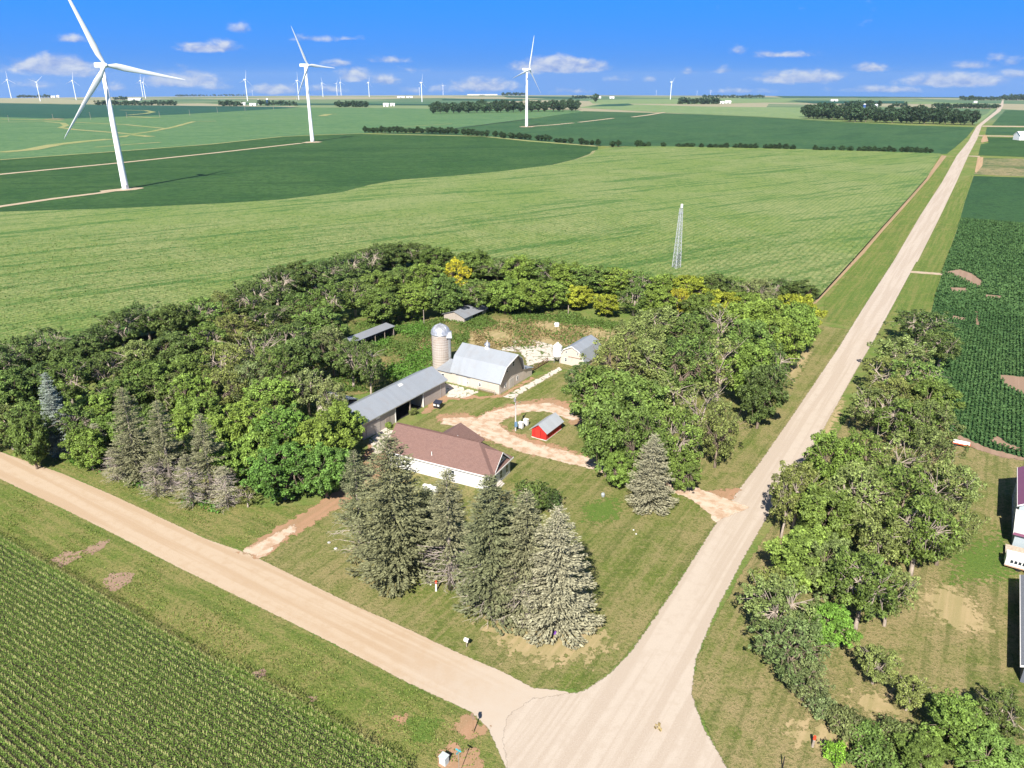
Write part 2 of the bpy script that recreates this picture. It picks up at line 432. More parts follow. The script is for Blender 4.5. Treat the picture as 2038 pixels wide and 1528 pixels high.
M_teal = crop_mat('bean_field', (0.090, 0.175, 0.070), (0.112, 0.195, 0.080), (0.062, 0.140, 0.058), R_(75), (0.012, 0.002), 0.8, fine=0.12)
M_tealdark = crop_mat('dark_bean_field', (0.022, 0.080, 0.050), (0.030, 0.095, 0.056), (0.015, 0.060, 0.042), R_(75), (0.012, 0.002), 0.8, fine=0.12)
M_soyD = crop_mat('soy_beyond', (0.040, 0.100, 0.036), (0.056, 0.118, 0.042), (0.026, 0.070, 0.026), AX + R_(10), (0.02, 0.003), 0.9, fine=0.2)
M_pale = crop_mat('pale_crop', (0.17, 0.24, 0.095), (0.20, 0.26, 0.12), (0.12, 0.20, 0.085), R_(80), (0.008, 0.001), 0.6, fine=0.1)
M_straw = crop_mat('straw_field', (0.34, 0.30, 0.19), (0.30, 0.28, 0.18), (0.24, 0.26, 0.15), R_(85), (0.006, 0.0008), 0.6, fine=0.08)
M_farland = crop_mat('far_land', (0.17, 0.22, 0.12), (0.26, 0.255, 0.16), (0.07, 0.15, 0.085), R_(88), (0.0055, 0.0005), 1.0, fine=0.05)

# ------------------------------------------------------------------ ground: one sheet to the horizon
def build_ground():
    rr = [0.0, 8.0]
    while rr[-1] < 9600: rr.append(rr[-1] * 1.045 + 1.5)
    k = 480; th = np.linspace(0, 2 * np.pi, k, endpoint=False)
    rr = np.array(rr[1:]); X = np.outer(rr, np.sin(th)).ravel(); Y = np.outer(rr, np.cos(th)).ravel()
    V = np.column_stack([X, Y, terr(X, Y)]); V = np.vstack([V, [0, 0, 0]])
    n = len(rr); i = np.arange(n - 1)[:, None] * k; j = np.arange(k)[None, :]
    Q = np.stack([(i + j).ravel(), (i + (j + 1) % k).ravel(), (i + k + (j + 1) % k).ravel(), (i + k + j).ravel()], 1)
    Q = Q[:, ::-1]
    me = np_mesh('ground', V, Q, None, True)
    m, t = new_mat('land')      # verge grass here, mixed farmland towards the horizon
    p = t.pos(); l = t.node('ShaderNodeVectorMath', operation='LENGTH'); t.l.new(p, l.inputs[0])
    big = t.noise(p, 0.03, 5, 0.6, dist=0.5); mid = t.noise(p, 0.22, 5, 0.65); fin = t.noise(p, 2.3, 4, 0.75)
    c = t.mix(t.ramp(t.math('ADD', t.math('MULTIPLY', big, .5), t.math('MULTIPLY', mid, .5)), 0.40, 0.68), (0.115, 0.185, 0.038), (0.25, 0.225, 0.09))
    c = t.mix(t.ramp(fin, 0.52, 0.74, 0, 0.75), c, DARKG); c = t.mix(t.ramp(fin, 0.46, 0.28, 0, 0.5), c, DRY)
    mp = t.aligned(p, R_(85), 0.003, 0.0004); fb = t.noise(mp, 1.0, 4, 0.6, dist=0.4)
    vor = t.node('ShaderNodeTexVoronoi'); t.l.new(t.mapping(p, rot=(0, 0, AX), scale=(1, 0.55, 1)), vor.inputs['Vector']); vor.inputs['Scale'].default_value = 0.0016; vor.distance = 'CHEBYCHEV'
    sv_ = t.node('ShaderNodeSeparateColor'); t.l.new(vor.outputs['Color'], sv_.inputs[0])
    f1 = t.mix(t.ramp(sv_.outputs[0], 0.3, 0.5), (0.065, 0.14, 0.075), (0.17, 0.225, 0.11)); f1 = t.mix(t.ramp(sv_.outputs[0], 0.62, 0.72), f1, (0.30, 0.275, 0.185))
    f1 = t.mix(t.ramp(fb, 0.45, 0.7, 0, 0.6), f1, (0.26, 0.26, 0.17))
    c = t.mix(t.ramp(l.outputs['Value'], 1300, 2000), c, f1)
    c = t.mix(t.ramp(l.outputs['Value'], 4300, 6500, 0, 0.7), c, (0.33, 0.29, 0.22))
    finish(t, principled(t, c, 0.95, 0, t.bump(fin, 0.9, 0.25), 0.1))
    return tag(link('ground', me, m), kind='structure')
build_ground()

# near ground covers (photo pixels; every outline is laid on the land)
LAWN = px_poly([(505, 1110), (640, 1180), (700, 1204), (795, 1246), (913, 1302), (1000, 1338), (1060, 1369), (1160, 1372), (1215, 1335), (1262, 1285), (1340, 1170), (1436, 1022), (1510, 926), (1585, 818), (1667, 697), (1690, 655), (1630, 648), (1560, 690), (1200, 720), (1130, 738), (1060, 748), (960, 790), (890, 800), (800, 860), (740, 900), (700, 985), (600, 1050)])
near_sheet('lawn', LAWN, 0.006, M_lawn, 1.0, 1.2)
near_sheet('lawn', px_poly([(1375, 1380), (1390, 1300), (1470, 1150), (1560, 1010), (1640, 900), (1750, 740), (1830, 660), (1900, 800), (1885, 870), (2100, 930), (2300, 1500), (2300, 1800), (1500, 1750), (1450, 1540)]), 0.006, M_lawn2, 1.0, 0.8)
near_sheet('ditch_grass', px_poly([(-160, 890), (0, 955), (230, 1066), (349, 1128), (560, 1231), (678, 1290), (813, 1361), (940, 1420), (985, 1470), (1012, 1540), (1000, 1600), (700, 1540), (0, 1060), (-250, 930)]), 0.006, M_ditch_x, 1.0, 0.6)
near_sheet('ditch_grass', px_poly([(-200, 815), (0, 897), (123, 939), (230, 986), (411, 1071), (485, 1096), (690, 1000), (520, 1010), (300, 930), (100, 850), (-150, 780)]), 0.006, M_ditch_x, 1.0, 0.6)
near_sheet('ditch_grass', px_poly([(1640, 640), (1700, 650), (1726, 600), (1790, 500), (1875, 362), (1904, 312), (1884, 312), (1849, 358), (1806, 407), (1754, 465), (1716, 512), (1640, 600)]), 0.006, M_ditch, 1.5, 1.2)
near_sheet('ditch_grass', px_poly([(1742, 672), (1781, 600), (1828, 515), (1870, 436), (1903, 366), (1935, 348), (1918, 402), (1904, 454), (1879, 520), (1856, 604), (1820, 680), (1780, 720)]), 0.006, M_ditch, 1.5, 1.0)
# farmyard behind the barn, gone to weeds
LOT = px_poly([(590, 760), (600, 690), (690, 640), (760, 625), (850, 635), (960, 640), (1000, 610), (1130, 625), (1230, 650), (1300, 690), (1240, 720), (1130, 735), (1060, 740), (930, 730), (870, 745), (860, 745), (720, 785), (640, 790)])
near_sheet('rough_grass', LOT, 0.010, M_weedy, 1.0, 1.5)

# roads
ROAD2 = px_poly([(-330, 775), (0, 899), (123, 942), (230, 988), (411, 1073), (493, 1101), (640, 1173), (701, 1203), (795, 1244), (913, 1300), (1001, 1337), (1060, 1369), (1130, 1376), (1160, 1420), (1110, 1490), (1010, 1535), (985, 1478), (972, 1450), (940, 1418), (813, 1359), (678, 1288), (560, 1229), (349, 1126), (230, 1064), (123, 1011), (0, 953), (-330, 818)])
near_sheet('cross_road', ROAD2, 0.014, M_road2, 0.5, 0.45)
ROAD1n = px_poly([(1150, 1379), (1178, 1366), (1215, 1340), (1262, 1290), (1340, 1176), (1438, 1022), (1464, 983), (1510, 924), (1585, 816), (1667, 695), (1726, 600), (1778, 520), (1824, 520), (1781, 600), (1742, 672), (1700, 744), (1634, 862), (1600, 918), (1540, 1005), (1480, 1110), (1425, 1215), (1385, 1310), (1376, 1380), (1400, 1450), (1447, 1528), (1560, 1800), (900, 1800), (1000, 1560), (1010, 1520), (1000, 1470), (1010, 1425), (1060, 1390)])
near_sheet('gravel_road', ROAD1n, 0.018, M_road, 0.6, 0.8)
ROAD1f = px_poly([(1777, 522), (1832, 428), (1875, 362), (1904, 310), (1927, 281.5), (1944, 251), (1961, 237), (1981.6, 221), (1990, 211), (1994.5, 199.5), (1997.6, 199.5), (1996.5, 211), (1991, 221), (1970, 237), (1954, 250), (1945, 276), (1927, 310), (1901, 368), (1868, 437), (1826, 521)])
M_roadf = gravel_mat('pale_gravel_far', (0.460, 0.392, 0.325), (0.405, 0.335, 0.27), (0.53, 0.465, 0.40), AX, edge=False)
far_sheet('gravel_road', ROAD1f, 1.2, M_roadf)


def patch(name, pts, mat, off, fade=1.0, res=0.5): return near_sheet(name, px_poly(pts), off, mat, res, fade)


# farm drive: reddish dirt under pale gravel
near_sheet('dirt_apron', path_poly([(1170, 920), (1110, 900), (1050, 886), (1000, 870), (955, 846), (915, 832), (870, 834)], [1.8, 2.3, 2.9, 3.2, 3.6, 3.0, 2.0]), 0.014, M_red, 0.5, 1.6)
near_sheet('dirt_apron', path_poly([(950, 845), (1000, 820), (1050, 806), (1095, 803), (1135, 815), (1165, 842)], [2.6, 2.6, 2.4, 3.0, 3.2, 2.6]), 0.016, M_red, 0.5, 1.4)
near_sheet('farm_drive', path_poly([(1260, 948), (1175, 922), (1110, 905), (1050, 891), (1000, 872), (968, 852), (930, 840), (880, 838)], [1.6, 1.9, 2.1, 2.2, 2.3, 3.2, 2.6, 1.4]), 0.022, M_drive, 0.4, 0.8)
near_sheet('farm_drive', path_poly([(955, 850), (985, 828), (1040, 812), (1090, 810), (1125, 822), (1148, 834)], [2.8, 2.6, 2.1, 2.4, 1.9, 1.4]), 0.025, M_drive, 0.4, 0.8)
near_sheet('farm_drive', path_poly([(1190, 925), (1260, 942), (1330, 962), (1395, 987), (1440, 1012), (1460, 1024)], [1.8, 1.9, 2.0, 2.2, 3.2, 4.4]), 0.021, M_drive, 0.4, 0.6)
near_sheet('dirt_apron', path_poly([(1400, 985), (1440, 985), (1470, 975)], [1.0, 1.6, 0.6]), 0.020, M_red, 0.4, 0.9)
near_sheet('dirt_apron', path_poly([(497, 1106), (560, 1062), (640, 1015), (700, 975), (745, 940)], [2.1, 2.0, 1.9, 1.9, 2.4]), 0.016, M_red, 0.4, 0.9)
near_sheet('farm_drive', path_poly([(500, 1104), (540, 1078), (590, 1046)], [1.9, 1.3, 0.6]), 0.022, M_drive, 0.4, 0.9)
patch('dirt_apron', [(700, 985), (735, 880), (790, 850), (830, 900), (770, 925), (760, 940)], M_red, 0.013, 1.4)
patch('dirt_apron', [(865, 792), (885, 782), (960, 788), (1000, 785), (1060, 749), (1064, 753), (1000, 791), (940, 794), (892, 796), (850, 824), (838, 824)], M_red, 0.013, 0.7)
# bare, dry and lush spots
for pts in ([(100, 1112), (130, 1098), (165, 1095), (160, 1110), (125, 1128)], [(165, 1100), (175, 1088), (200, 1078), (222, 1072), (205, 1090), (185, 1103)], [(200, 1160), (222, 1140), (265, 1140), (265, 1155), (240, 1170), (222, 1178)], [(500, 1340), (525, 1330), (530, 1345), (510, 1352)], [(610, 1385), (632, 1385), (625, 1400)]):
    patch('bare_soil', pts, M_soil, 0.018, 0.5, 0.3)
for pts in ([(905, 1440), (930, 1420), (965, 1445), (960, 1470), (930, 1475)], [(870, 1500), (900, 1480), (950, 1495), (965, 1528), (880, 1560)], [(780, 1425), (810, 1425), (805, 1436), (785, 1438)]):
    patch('dry_grass', pts, M_red, 0.018, 0.9, 0.3)
patch('dry_grass', [(1835, 1180), (1880, 1165), (1930, 1190), (1970, 1250), (1940, 1260), (1890, 1245), (1850, 1215)], M_dryp, 0.02, 2.2)
patch('dry_grass', [(1600, 1440), (1660, 1440), (1700, 1480), (1640, 1490), (1560, 1470)], M_dryp, 0.02, 2.0)
patch('dry_grass', [(1700, 1380), (1770, 1380), (1780, 1425), (1720, 1420)], M_dryp, 0.02, 2.0)
patch('dry_grass', [(1610, 880), (1650, 800), (1680, 790), (1650, 880)], M_dryp, 0.012, 1.5)
patch('dry_grass', [(1560, 730), (1600, 690), (1615, 700), (1580, 760)], M_dryp, 0.012, 1.0)
patch('dry_grass', [(960, 1240), (1040, 1250), (1180, 1240), (1210, 1290), (1120, 1320), (1020, 1300)], M_dryp, 0.012, 2.4)
patch('lush_grass', [(1160, 1005), (1230, 990), (1230, 1030), (1170, 1040)], M_lush, 0.013, 2.0)
patch('lush_grass', [(1900, 1100), (2000, 1060), (2010, 1150), (1900, 1160)], M_lush, 0.013, 3.0)
patch('lush_grass', [(800, 1420), (880, 1432), (850, 1480), (820, 1470)], M_lush, 0.013, 0.9)
patch('dry_grass', [(940, 660), (1010, 638), (1120, 642), (1215, 655), (1210, 690), (1100, 688), (980, 696), (930, 692)], M_dryp, 0.016, 4.0)
patch('dry_grass', [(830, 680), (860, 670), (860, 700), (835, 705)], M_dryp, 0.016, 1.5)
# broken concrete of the old feed yard
M_conc, _t = new_mat('broken_concrete')
_v = _t.node('ShaderNodeTexVoronoi', feature='DISTANCE_TO_EDGE'); _t.l.new(_t.mapping(_t.pos(), rot=(0, 0, AX)), _v.inputs['Vector']); _v.inputs['Scale'].default_value = 0.5; _v.inputs['Randomness'].default_value = 0.9
_n = _t.noise(_t.pos(), 0.7, 5, 0.65); _n2 = _t.noise(_t.pos(), 4, 4, 0.7)
_c = _t.mix(_t.ramp(_n2, 0.3, 0.75), (0.64, 0.57, 0.50), (0.48, 0.41, 0.35)); _c = _t.mix(_t.ramp(_n, 0.55, 0.75), _c, (0.33, 0.22, 0.15))
_gap = _t.ramp(_t.math('ADD', _v.outputs['Distance'], _t.math('MULTIPLY', _t.math('SUBTRACT', _n, 0.5), 0.75)), -0.02, 0.05)
_c = _t.mix(_gap, (0.10, 0.14, 0.04), _c)
finish(_t, principled(_t, _c, 0.9), True, 1.0, 0.8)
for pts in ([(1012, 690), (1020, 678), (1060, 676), (1100, 686), (1104, 716), (1072, 722), (1050, 728), (1045, 712), (1030, 695)], [(995, 685), (1020, 690), (1030, 700), (1000, 697)], [(872, 772), (890, 762), (940, 776), (952, 780), (925, 792), (890, 790)], [(1000, 790), (1100, 738), (1112, 730), (1118, 736), (1020, 793)], [(735, 872), (770, 848), (792, 862), (775, 895), (745, 905)], [(870, 748), (850, 745), (800, 770), (805, 776)]):
    patch('concrete_pad', pts, M_conc, 0.030, 1.0, 0.4)

# ------------------------------------------------------------------ fields
FA = [(-330, 440), (0, 428), (250, 420), (450, 410), (560, 403), (680, 388), (740, 372), (800, 362), (900, 355), (1000, 345), (1100, 332), (1150, 320), (1180, 310), (1186, 302), (1215, 296.5), (1300, 294), (1500, 297), (1700, 303), (1872, 309), (1845, 356), (1802, 405), (1750, 463), (1700, 520), (1630, 598), (1600, 612), (1450, 600), (1300, 590), (1100, 568), (900, 552), (760, 560), (600, 595), (420, 650), (200, 700), (0, 750), (-330, 830)]
FA_w = px_poly(FA)
far_sheet('corn_canopy', FA_w, 0, M_cornA, 'stuff', 1.75, 'pale green maize field behind the farm, leaves touching', 'maize field')
far_sheet('soil_strip', px_poly([(1884, 310), (1849, 356), (1806, 405), (1754, 463), (1716, 508), (1626, 602), (1612, 607), (1705, 508), (1745, 463), (1798, 405), (1842, 356), (1874, 309)]), 1, gravel_mat('field_edge_soil', (0.36, 0.25, 0.16), (0.30, 0.22, 0.13), (0.42, 0.3, 0.2), AX, edge=False))
FB = [(-330, 442), (0, 429), (250, 421), (450, 411), (560, 404), (680, 389), (740, 373), (800, 363), (900, 356), (1000, 346), (1100, 333), (1150, 321), (1180, 311), (1190, 296), (1190, 290), (1060, 281), (960, 271), (840, 267), (725, 266), (560, 272), (420, 287), (250, 300), (0, 318), (-330, 345)]
far_sheet('soybean_field', px_poly(FB), 1, M_soyB)
far_sheet('bean_field', px_poly([(-330, 344), (0, 318), (250, 300), (420, 287), (560, 272), (725, 265), (850, 262), (1060, 235), (1160, 222), (1150, 219), (860, 216), (520, 213), (-330, 225)]), 1, M_teal)
far_sheet('dark_bean_field', px_poly([(-330, 207), (0, 206), (200, 209), (420, 211), (560, 212.5), (600, 214), (350, 228), (130, 236), (0, 233), (-330, 236)]), 2, M_tealdark)
far_sheet('soybean_field', px_poly([(725, 266), (850, 263), (1060, 236), (1162, 221), (1320, 225), (1518, 233), (1700, 244), (1800, 249), (1940, 253), (1925, 272), (1900, 294), (1884, 306), (1858, 307), (1500, 296), (1190, 290), (1060, 280), (960, 270)]), 1, M_soyD)
far_sheet('pale_field', px_poly([(1150, 214), (1320, 224), (1518, 232), (1700, 243), (1610, 236), (1600, 214), (1400, 212), (1200, 206)]), 2, M_pale)
far_sheet('pale_field', px_poly([(1560, 203), (1980, 209), (1965, 226), (1930, 240), (1940, 248), (1960, 236), (1978, 220), (1988, 207), (1850, 203)]), 2, M_pale)
far_sheet('straw_field', px_poly([(-330, 197), (0, 195), (190, 200), (300, 206), (200, 208), (0, 205), (-330, 206)]), 2, M_straw)
far_sheet('straw_field', px_poly([(780, 191), (900, 191), (905, 195), (800, 196)]), 2, M_straw)
far_sheet('straw_field', px_poly([(1180, 186.6), (2100, 186.8), (2100, 189.5), (1500, 190), (1180, 190)]), 2, M_straw)
far_sheet('pale_field', px_poly([(1180, 206), (1400, 207), (1560, 203), (1600, 196), (1300, 197), (1170, 199)]), 1, M_pale)
far_sheet('dark_bean_field', px_poly([(1200, 208), (1250, 206), (1262, 209), (1240, 211), (1170, 212)]), 3, M_tealdark)
for pts in ([(1540, 191), (1980, 192.5), (1980, 195), (1560, 194.5)], [(1580, 201), (1800, 201), (1800, 206), (1620, 206), (1590, 203)], [(1000, 191), (1170, 194), (1150, 197), (1010, 194)], [(400, 204), (620, 206), (900, 207), (900, 210), (600, 209)], [(880, 197), (1040, 197), (1040, 201), (880, 199.5)]):
    far_sheet('dark_bean_field', px_poly(pts), 3, M_tealdark)
# right of the road
far_sheet('soybean_field', px_poly([(1975, 248), (2001, 219), (2200, 222), (2200, 252), (1975, 249.5)]), 1, M_soyD)
far_sheet('soybean_field', px_poly([(1964, 253), (2200, 256), (2200, 272), (1961, 268)]), 1, M_soyD)
far_sheet('soybean_field', px_poly([(1960, 273), (1968, 284), (1952, 287), (1947, 309), (2200, 318), (2200, 277)]), 1, M_soyB)
far_sheet('bare_field', px_poly([(1957, 314), (2250, 322), (2250, 358), (1938, 347)]), 1, crop_mat('patchy_soil', (0.30, 0.235, 0.13), (0.16, 0.18, 0.07), (0.05, 0.10, 0.03), R_(80), (0.06, 0.03), 0.9, fine=0.3))
far_sheet('farm_lane', px_poly([(1955, 250), (2200, 252.4), (2200, 254.4), (1955, 252)]), 2, M_track)
far_sheet('farm_lane', px_poly([(1944, 269.3), (2010, 270.3), (2200, 273), (2200, 275), (2010, 272), (1944, 271)]), 2, M_track)
far_sheet('farm_lane', px_poly([(1928, 309.8), (1950, 310.6), (1950, 312.4), (1927, 311.4)]), 3, M_track)
far_sheet('dirt_mound', px_poly([(1946, 312), (1957, 313), (1955, 330), (1943, 344), (1940, 342)]), 3, gravel_mat('dug_soil', (0.42, 0.29, 0.17), (0.36, 0.24, 0.14), (0.46, 0.34, 0.22), AX, edge=False))
far_sheet('dirt_mound', px_poly([(1957, 268.6), (1963, 269), (1967, 281), (1954, 284), (1952, 282)]), 3, bpy.data.materials['dug_soil'])
FE = [(1938, 350), (1920, 402), (1906, 454), (1881, 522), (1857, 606), (1846, 650), (1850, 740), (1862, 800), (1886, 862), (1935, 890), (1990, 908), (2038, 916), (2300, 950), (2400, 420), (2250, 360)]
FE_w = px_poly(FE)
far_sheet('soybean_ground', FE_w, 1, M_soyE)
GAPS = [[(1880, 541), (1910, 536), (1935, 545), (1955, 560), (1950, 573), (1935, 565), (1905, 550)], [(1893, 572), (1925, 573), (1924, 582), (1893, 580)], [(1962, 586), (1994, 589), (1994, 594), (1962, 592)], [(1942, 620), (1946, 620), (1947, 652), (1943, 650)], [(1895, 628), (1922, 633), (1922, 638), (1897, 634)],
        [(1988, 746), (2060, 752), (2060, 790), (2030, 782), (2000, 765)], [(1970, 878), (1985, 868), (2000, 880), (2030, 892), (2028, 898), (1990, 886)], [(1886, 862), (1910, 866), (1960, 890), (2038, 912), (2038, 917), (1990, 909), (1935, 891)]]
GAPS_w = [px_poly(g) for g in GAPS]
for g in GAPS_w: near_sheet('bare_soil', g, 0.05, M_soil, 0.5, 0.5)
far_sheet('farm_lane', px_poly([(1814, 539), (1880, 544), (1880, 548), (1812, 543)]), 2, M_track)
# turbine tracks, terraces and hedge lines
def far_path(name, pts, w, mat, layer=3):
    return far_sheet(name, path_poly(pts, w), layer, mat)
far_path('turbine_track', [(-330, 470), (0, 411), (110, 395), (200, 384), (243, 377)], 3.0, M_track)
far_path('turbine_pad', [(200, 381), (240, 378), (262, 376), (285, 374)], [3, 6.5, 6.5, 2], M_track, 4)
far_path('turbine_track', [(-330, 382), (0, 347), (250, 323), (430, 304), (600, 285)], 3.4, M_track)
far_path('turbine_pad', [(605, 284.5), (622, 283), (636, 282)], [4, 10, 6], M_track, 4)
far_path('turbine_track', [(1050, 252), (1100, 248.6), (1141, 244.6)], 4.0, M_track)
far_path('turbine_track', [(1152, 243.4), (1190, 239), (1221, 235.2)], 4.0, M_track)
far_path('turbine_track', [(1258, 233), (1290, 229), (1322, 223.6)], 5.0, M_track)
far_path('turbine_pad', [(1038, 253), (1048, 252.4), (1060, 252)], [6, 12, 8], M_track, 4)
far_path('field_edge', [(-330, 348), (0, 318), (250, 300), (420, 287), (560, 272), (640, 268), (725, 266)], 2.6, crop_mat('edge_grass', (0.36, 0.32, 0.16), (0.26, 0.28, 0.11), (0.2, 0.24, 0.08), 0, (0.02, 0.02), 0.5))
M_terr = bpy.data.materials['edge_grass']
for pts, w in (([(0, 243), (90, 242), (125, 245), (132, 250), (120, 254), (150, 258), (230, 264), (262, 267)], 4.5), ([(262, 267), (300, 262), (345, 253), (385, 242), (430, 241)], 4.5), ([(240, 273), (262, 268), (300, 272)], 7), ([(0, 303), (60, 298), (110, 288), (170, 281), (218, 277)], 9), ([(140, 243), (250, 248), (330, 256)], 4), ([(255, 232), (300, 234), (318, 234)], 9), ([(255, 229), (290, 226), (305, 223), (290, 220), (240, 219)], 6), ([(640, 231), (655, 227), (670, 227)], 9), ([(190, 293), (250, 288), (320, 283)], 3), ([(0, 237), (60, 238), (125, 240)], 6), ([(720, 256), (800, 253), (900, 246)], 2)):
    far_path('grass_terrace', pts, w, M_terr, 3)
far_path('field_edge', [(850, 263), (950, 250), (1060, 236)], 3, simple('hedge_line', (0.03, 0.06, 0.03), 0.9), 4)
far_path('field_edge', [(725, 266), (960, 271), (1060, 281), (1190, 291)], 5, M_terr, 2)
far_path('field_edge', [(-200, 430), (0, 424), (250, 416), (450, 406), (560, 399.5), (680, 385), (740, 369), (800, 359.5), (900, 352.5), (1000, 342.5), (1100, 329.5), (1150, 317.5), (1178, 307), (1183, 301), (1215, 294.5), (1300, 292.5), (1500, 295.3), (1700, 301.3), (1860, 307)], [2.4] * 19, crop_mat('headland', (0.26, 0.25, 0.12), (0.33, 0.28, 0.16), (0.17, 0.21, 0.08), 0, (0.03, 0.03), 0.6), 4)
far_path('dirt_patch', [(88, 238), (108, 237), (125, 237.5)], [6, 14, 6], M_soilf if 'M_soilf' in globals() else bpy.data.materials['dug_soil'], 4)

# ------------------------------------------------------------------ crops
def row_points(poly, spacing, step, jit, zmax=1e9, keep=None, d1=E1, d2=E2):
    P = np.array(poly); a = P @ d1; b = P @ d2
    bb = np.arange(math.floor(b.min() / spacing) * spacing, b.max(), spacing); aa = np.arange(a.min(), a.max(), step)
    A, B = np.meshgrid(aa, bb); A = A + RNG.uniform(-.5, .5, A.shape) * step * 0.9; B = B + RNG.normal(0, jit, B.shape)
    G = A.ravel()[:, None] * d1 + B.ravel()[:, None] * d2
    d = np.hypot(G[:, 0], G[:, 1]); G = G[d < zmax]
    G = G[inside(G, poly)]
    if keep is not None: G = G[keep(G)]
    return G


def quads(c, ax, up, hw, hh):
    """quads centred at c, half width hw along ax and half height hh along up"""
    ax = ax * hw[:, None]; up = up * hh[:, None]
    V = np.stack([c - ax - up, c + ax - up, c + ax + up, c - ax + up], 1).reshape(-1, 3)
    return V, np.arange(len(V)).reshape(-1, 4)


def unit(v): return v / np.maximum(np.linalg.norm(v, axis=1, keepdims=True), 1e-9)


def tufts(G, per, h, size, zc, spread, lean=0.5, tones=(0.75, 1.3)):
    n = len(G); G = np.repeat(G, per, 0); N = len(G)
    c = np.column_stack([G + RNG.normal(0, spread, (N, 2)), terr(G[:, 0], G[:, 1]) + zc + RNG.uniform(-h, h, N)])
    th = RNG.uniform(0, 2 * np.pi, N); ax = np.column_stack([np.cos(th), np.sin(th), RNG.normal(0, .15, N)])
    ph = RNG.uniform(0, 2 * np.pi, N); up = np.column_stack([np.cos(ph) * lean, np.sin(ph) * lean, RNG.uniform(0.35, 1, N)])
    ax = unit(ax); up = unit(up - ax * (up * ax).sum(1, keepdims=True))
    V, Q = quads(c, ax, up, size * RNG.uniform(.6, 1.2, N), size * RNG.uniform(.6, 1.3, N))
    tn = np.repeat(RNG.uniform(*tones, N), 4); return V, Q, tn


def merge(parts):
    V, Q, T = [], [], []; n = 0
    for v, q, t in parts: V.append(v); Q.append(q + n); T.append(t); n += len(v)
    return np.vstack(V), np.vstack(Q), np.concatenate(T)


def field_tops():
    pts = np.array(FA_w); parts = []
    d = lambda G: np.hypot(G[:, 0], G[:, 1])
    vis = lambda G: (np.abs(G[:, 0]) < G[:, 1] * 0.80 + 10)
    parts.append(tufts(row_points(FA_w, 0.8, 0.75, 0.07, 230, vis), 3, 0.10, 0.16, 1.80, 0.12, 2.2, (0.88, 1.14)))
    parts.append(tufts(row_points(FA_w, 0.8, 1.0, 0.10, 420, lambda G: vis(G) & (d(G) >= 230) & (RNG.random(len(G)) < np.clip((420 - d(G)) / 190, 0, 1))), 2, 0.08, 0.18, 1.80, 0.15, 2.4, (0.9, 1.12)))
    V, Q, T = merge(parts)
    tag(link('corn_tops', np_mesh('corn_tops', V, Q, T), M_cornA_t), 'tasselled maize tops of the pale green field', 'maize field', kind='stuff')
    free = lambda G: ~np.any([inside(G, g) for g in GAPS_w], axis=0)
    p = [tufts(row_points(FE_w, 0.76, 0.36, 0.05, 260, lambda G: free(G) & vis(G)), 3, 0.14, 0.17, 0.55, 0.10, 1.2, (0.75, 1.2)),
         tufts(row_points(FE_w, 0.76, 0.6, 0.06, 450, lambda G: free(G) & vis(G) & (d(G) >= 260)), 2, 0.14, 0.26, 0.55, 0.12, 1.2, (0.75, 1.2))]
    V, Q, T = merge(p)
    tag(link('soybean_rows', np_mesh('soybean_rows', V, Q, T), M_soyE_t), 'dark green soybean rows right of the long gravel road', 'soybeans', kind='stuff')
field_tops()


def leaf_mat(name, color=None, rough=0.6, transl=0.3, var=0.35, spec=0.25):
    m, t = new_mat(name)
    if color is None: c = t.node('ShaderNodeObjectInfo').outputs['Color']
    else: c = t.mix(0.0, color, color)
    v = t.attr('tone'); s = t.node('ShaderNodeVectorMath', operation='SCALE'); t.l.new(c, s.inputs[0]); t.l.new(v, s.inputs['Scale'])
    sh = principled(t, s.outputs[0], rough, 0, None, spec)
    tl = t.node('ShaderNodeBsdfTranslucent'); y = t.mix(1.0, s.outputs[0], (1.25, 1.2, 0.5), 'MULTIPLY'); t.l.new(y, tl.inputs[0])
    mx = t.node('ShaderNodeMixShader'); mx.inputs[0].default_value = transl; t.l.new(sh, mx.inputs[1]); t.l.new(tl.outputs[0], mx.inputs[2])
    finish(t, mx.outputs[0]); return m


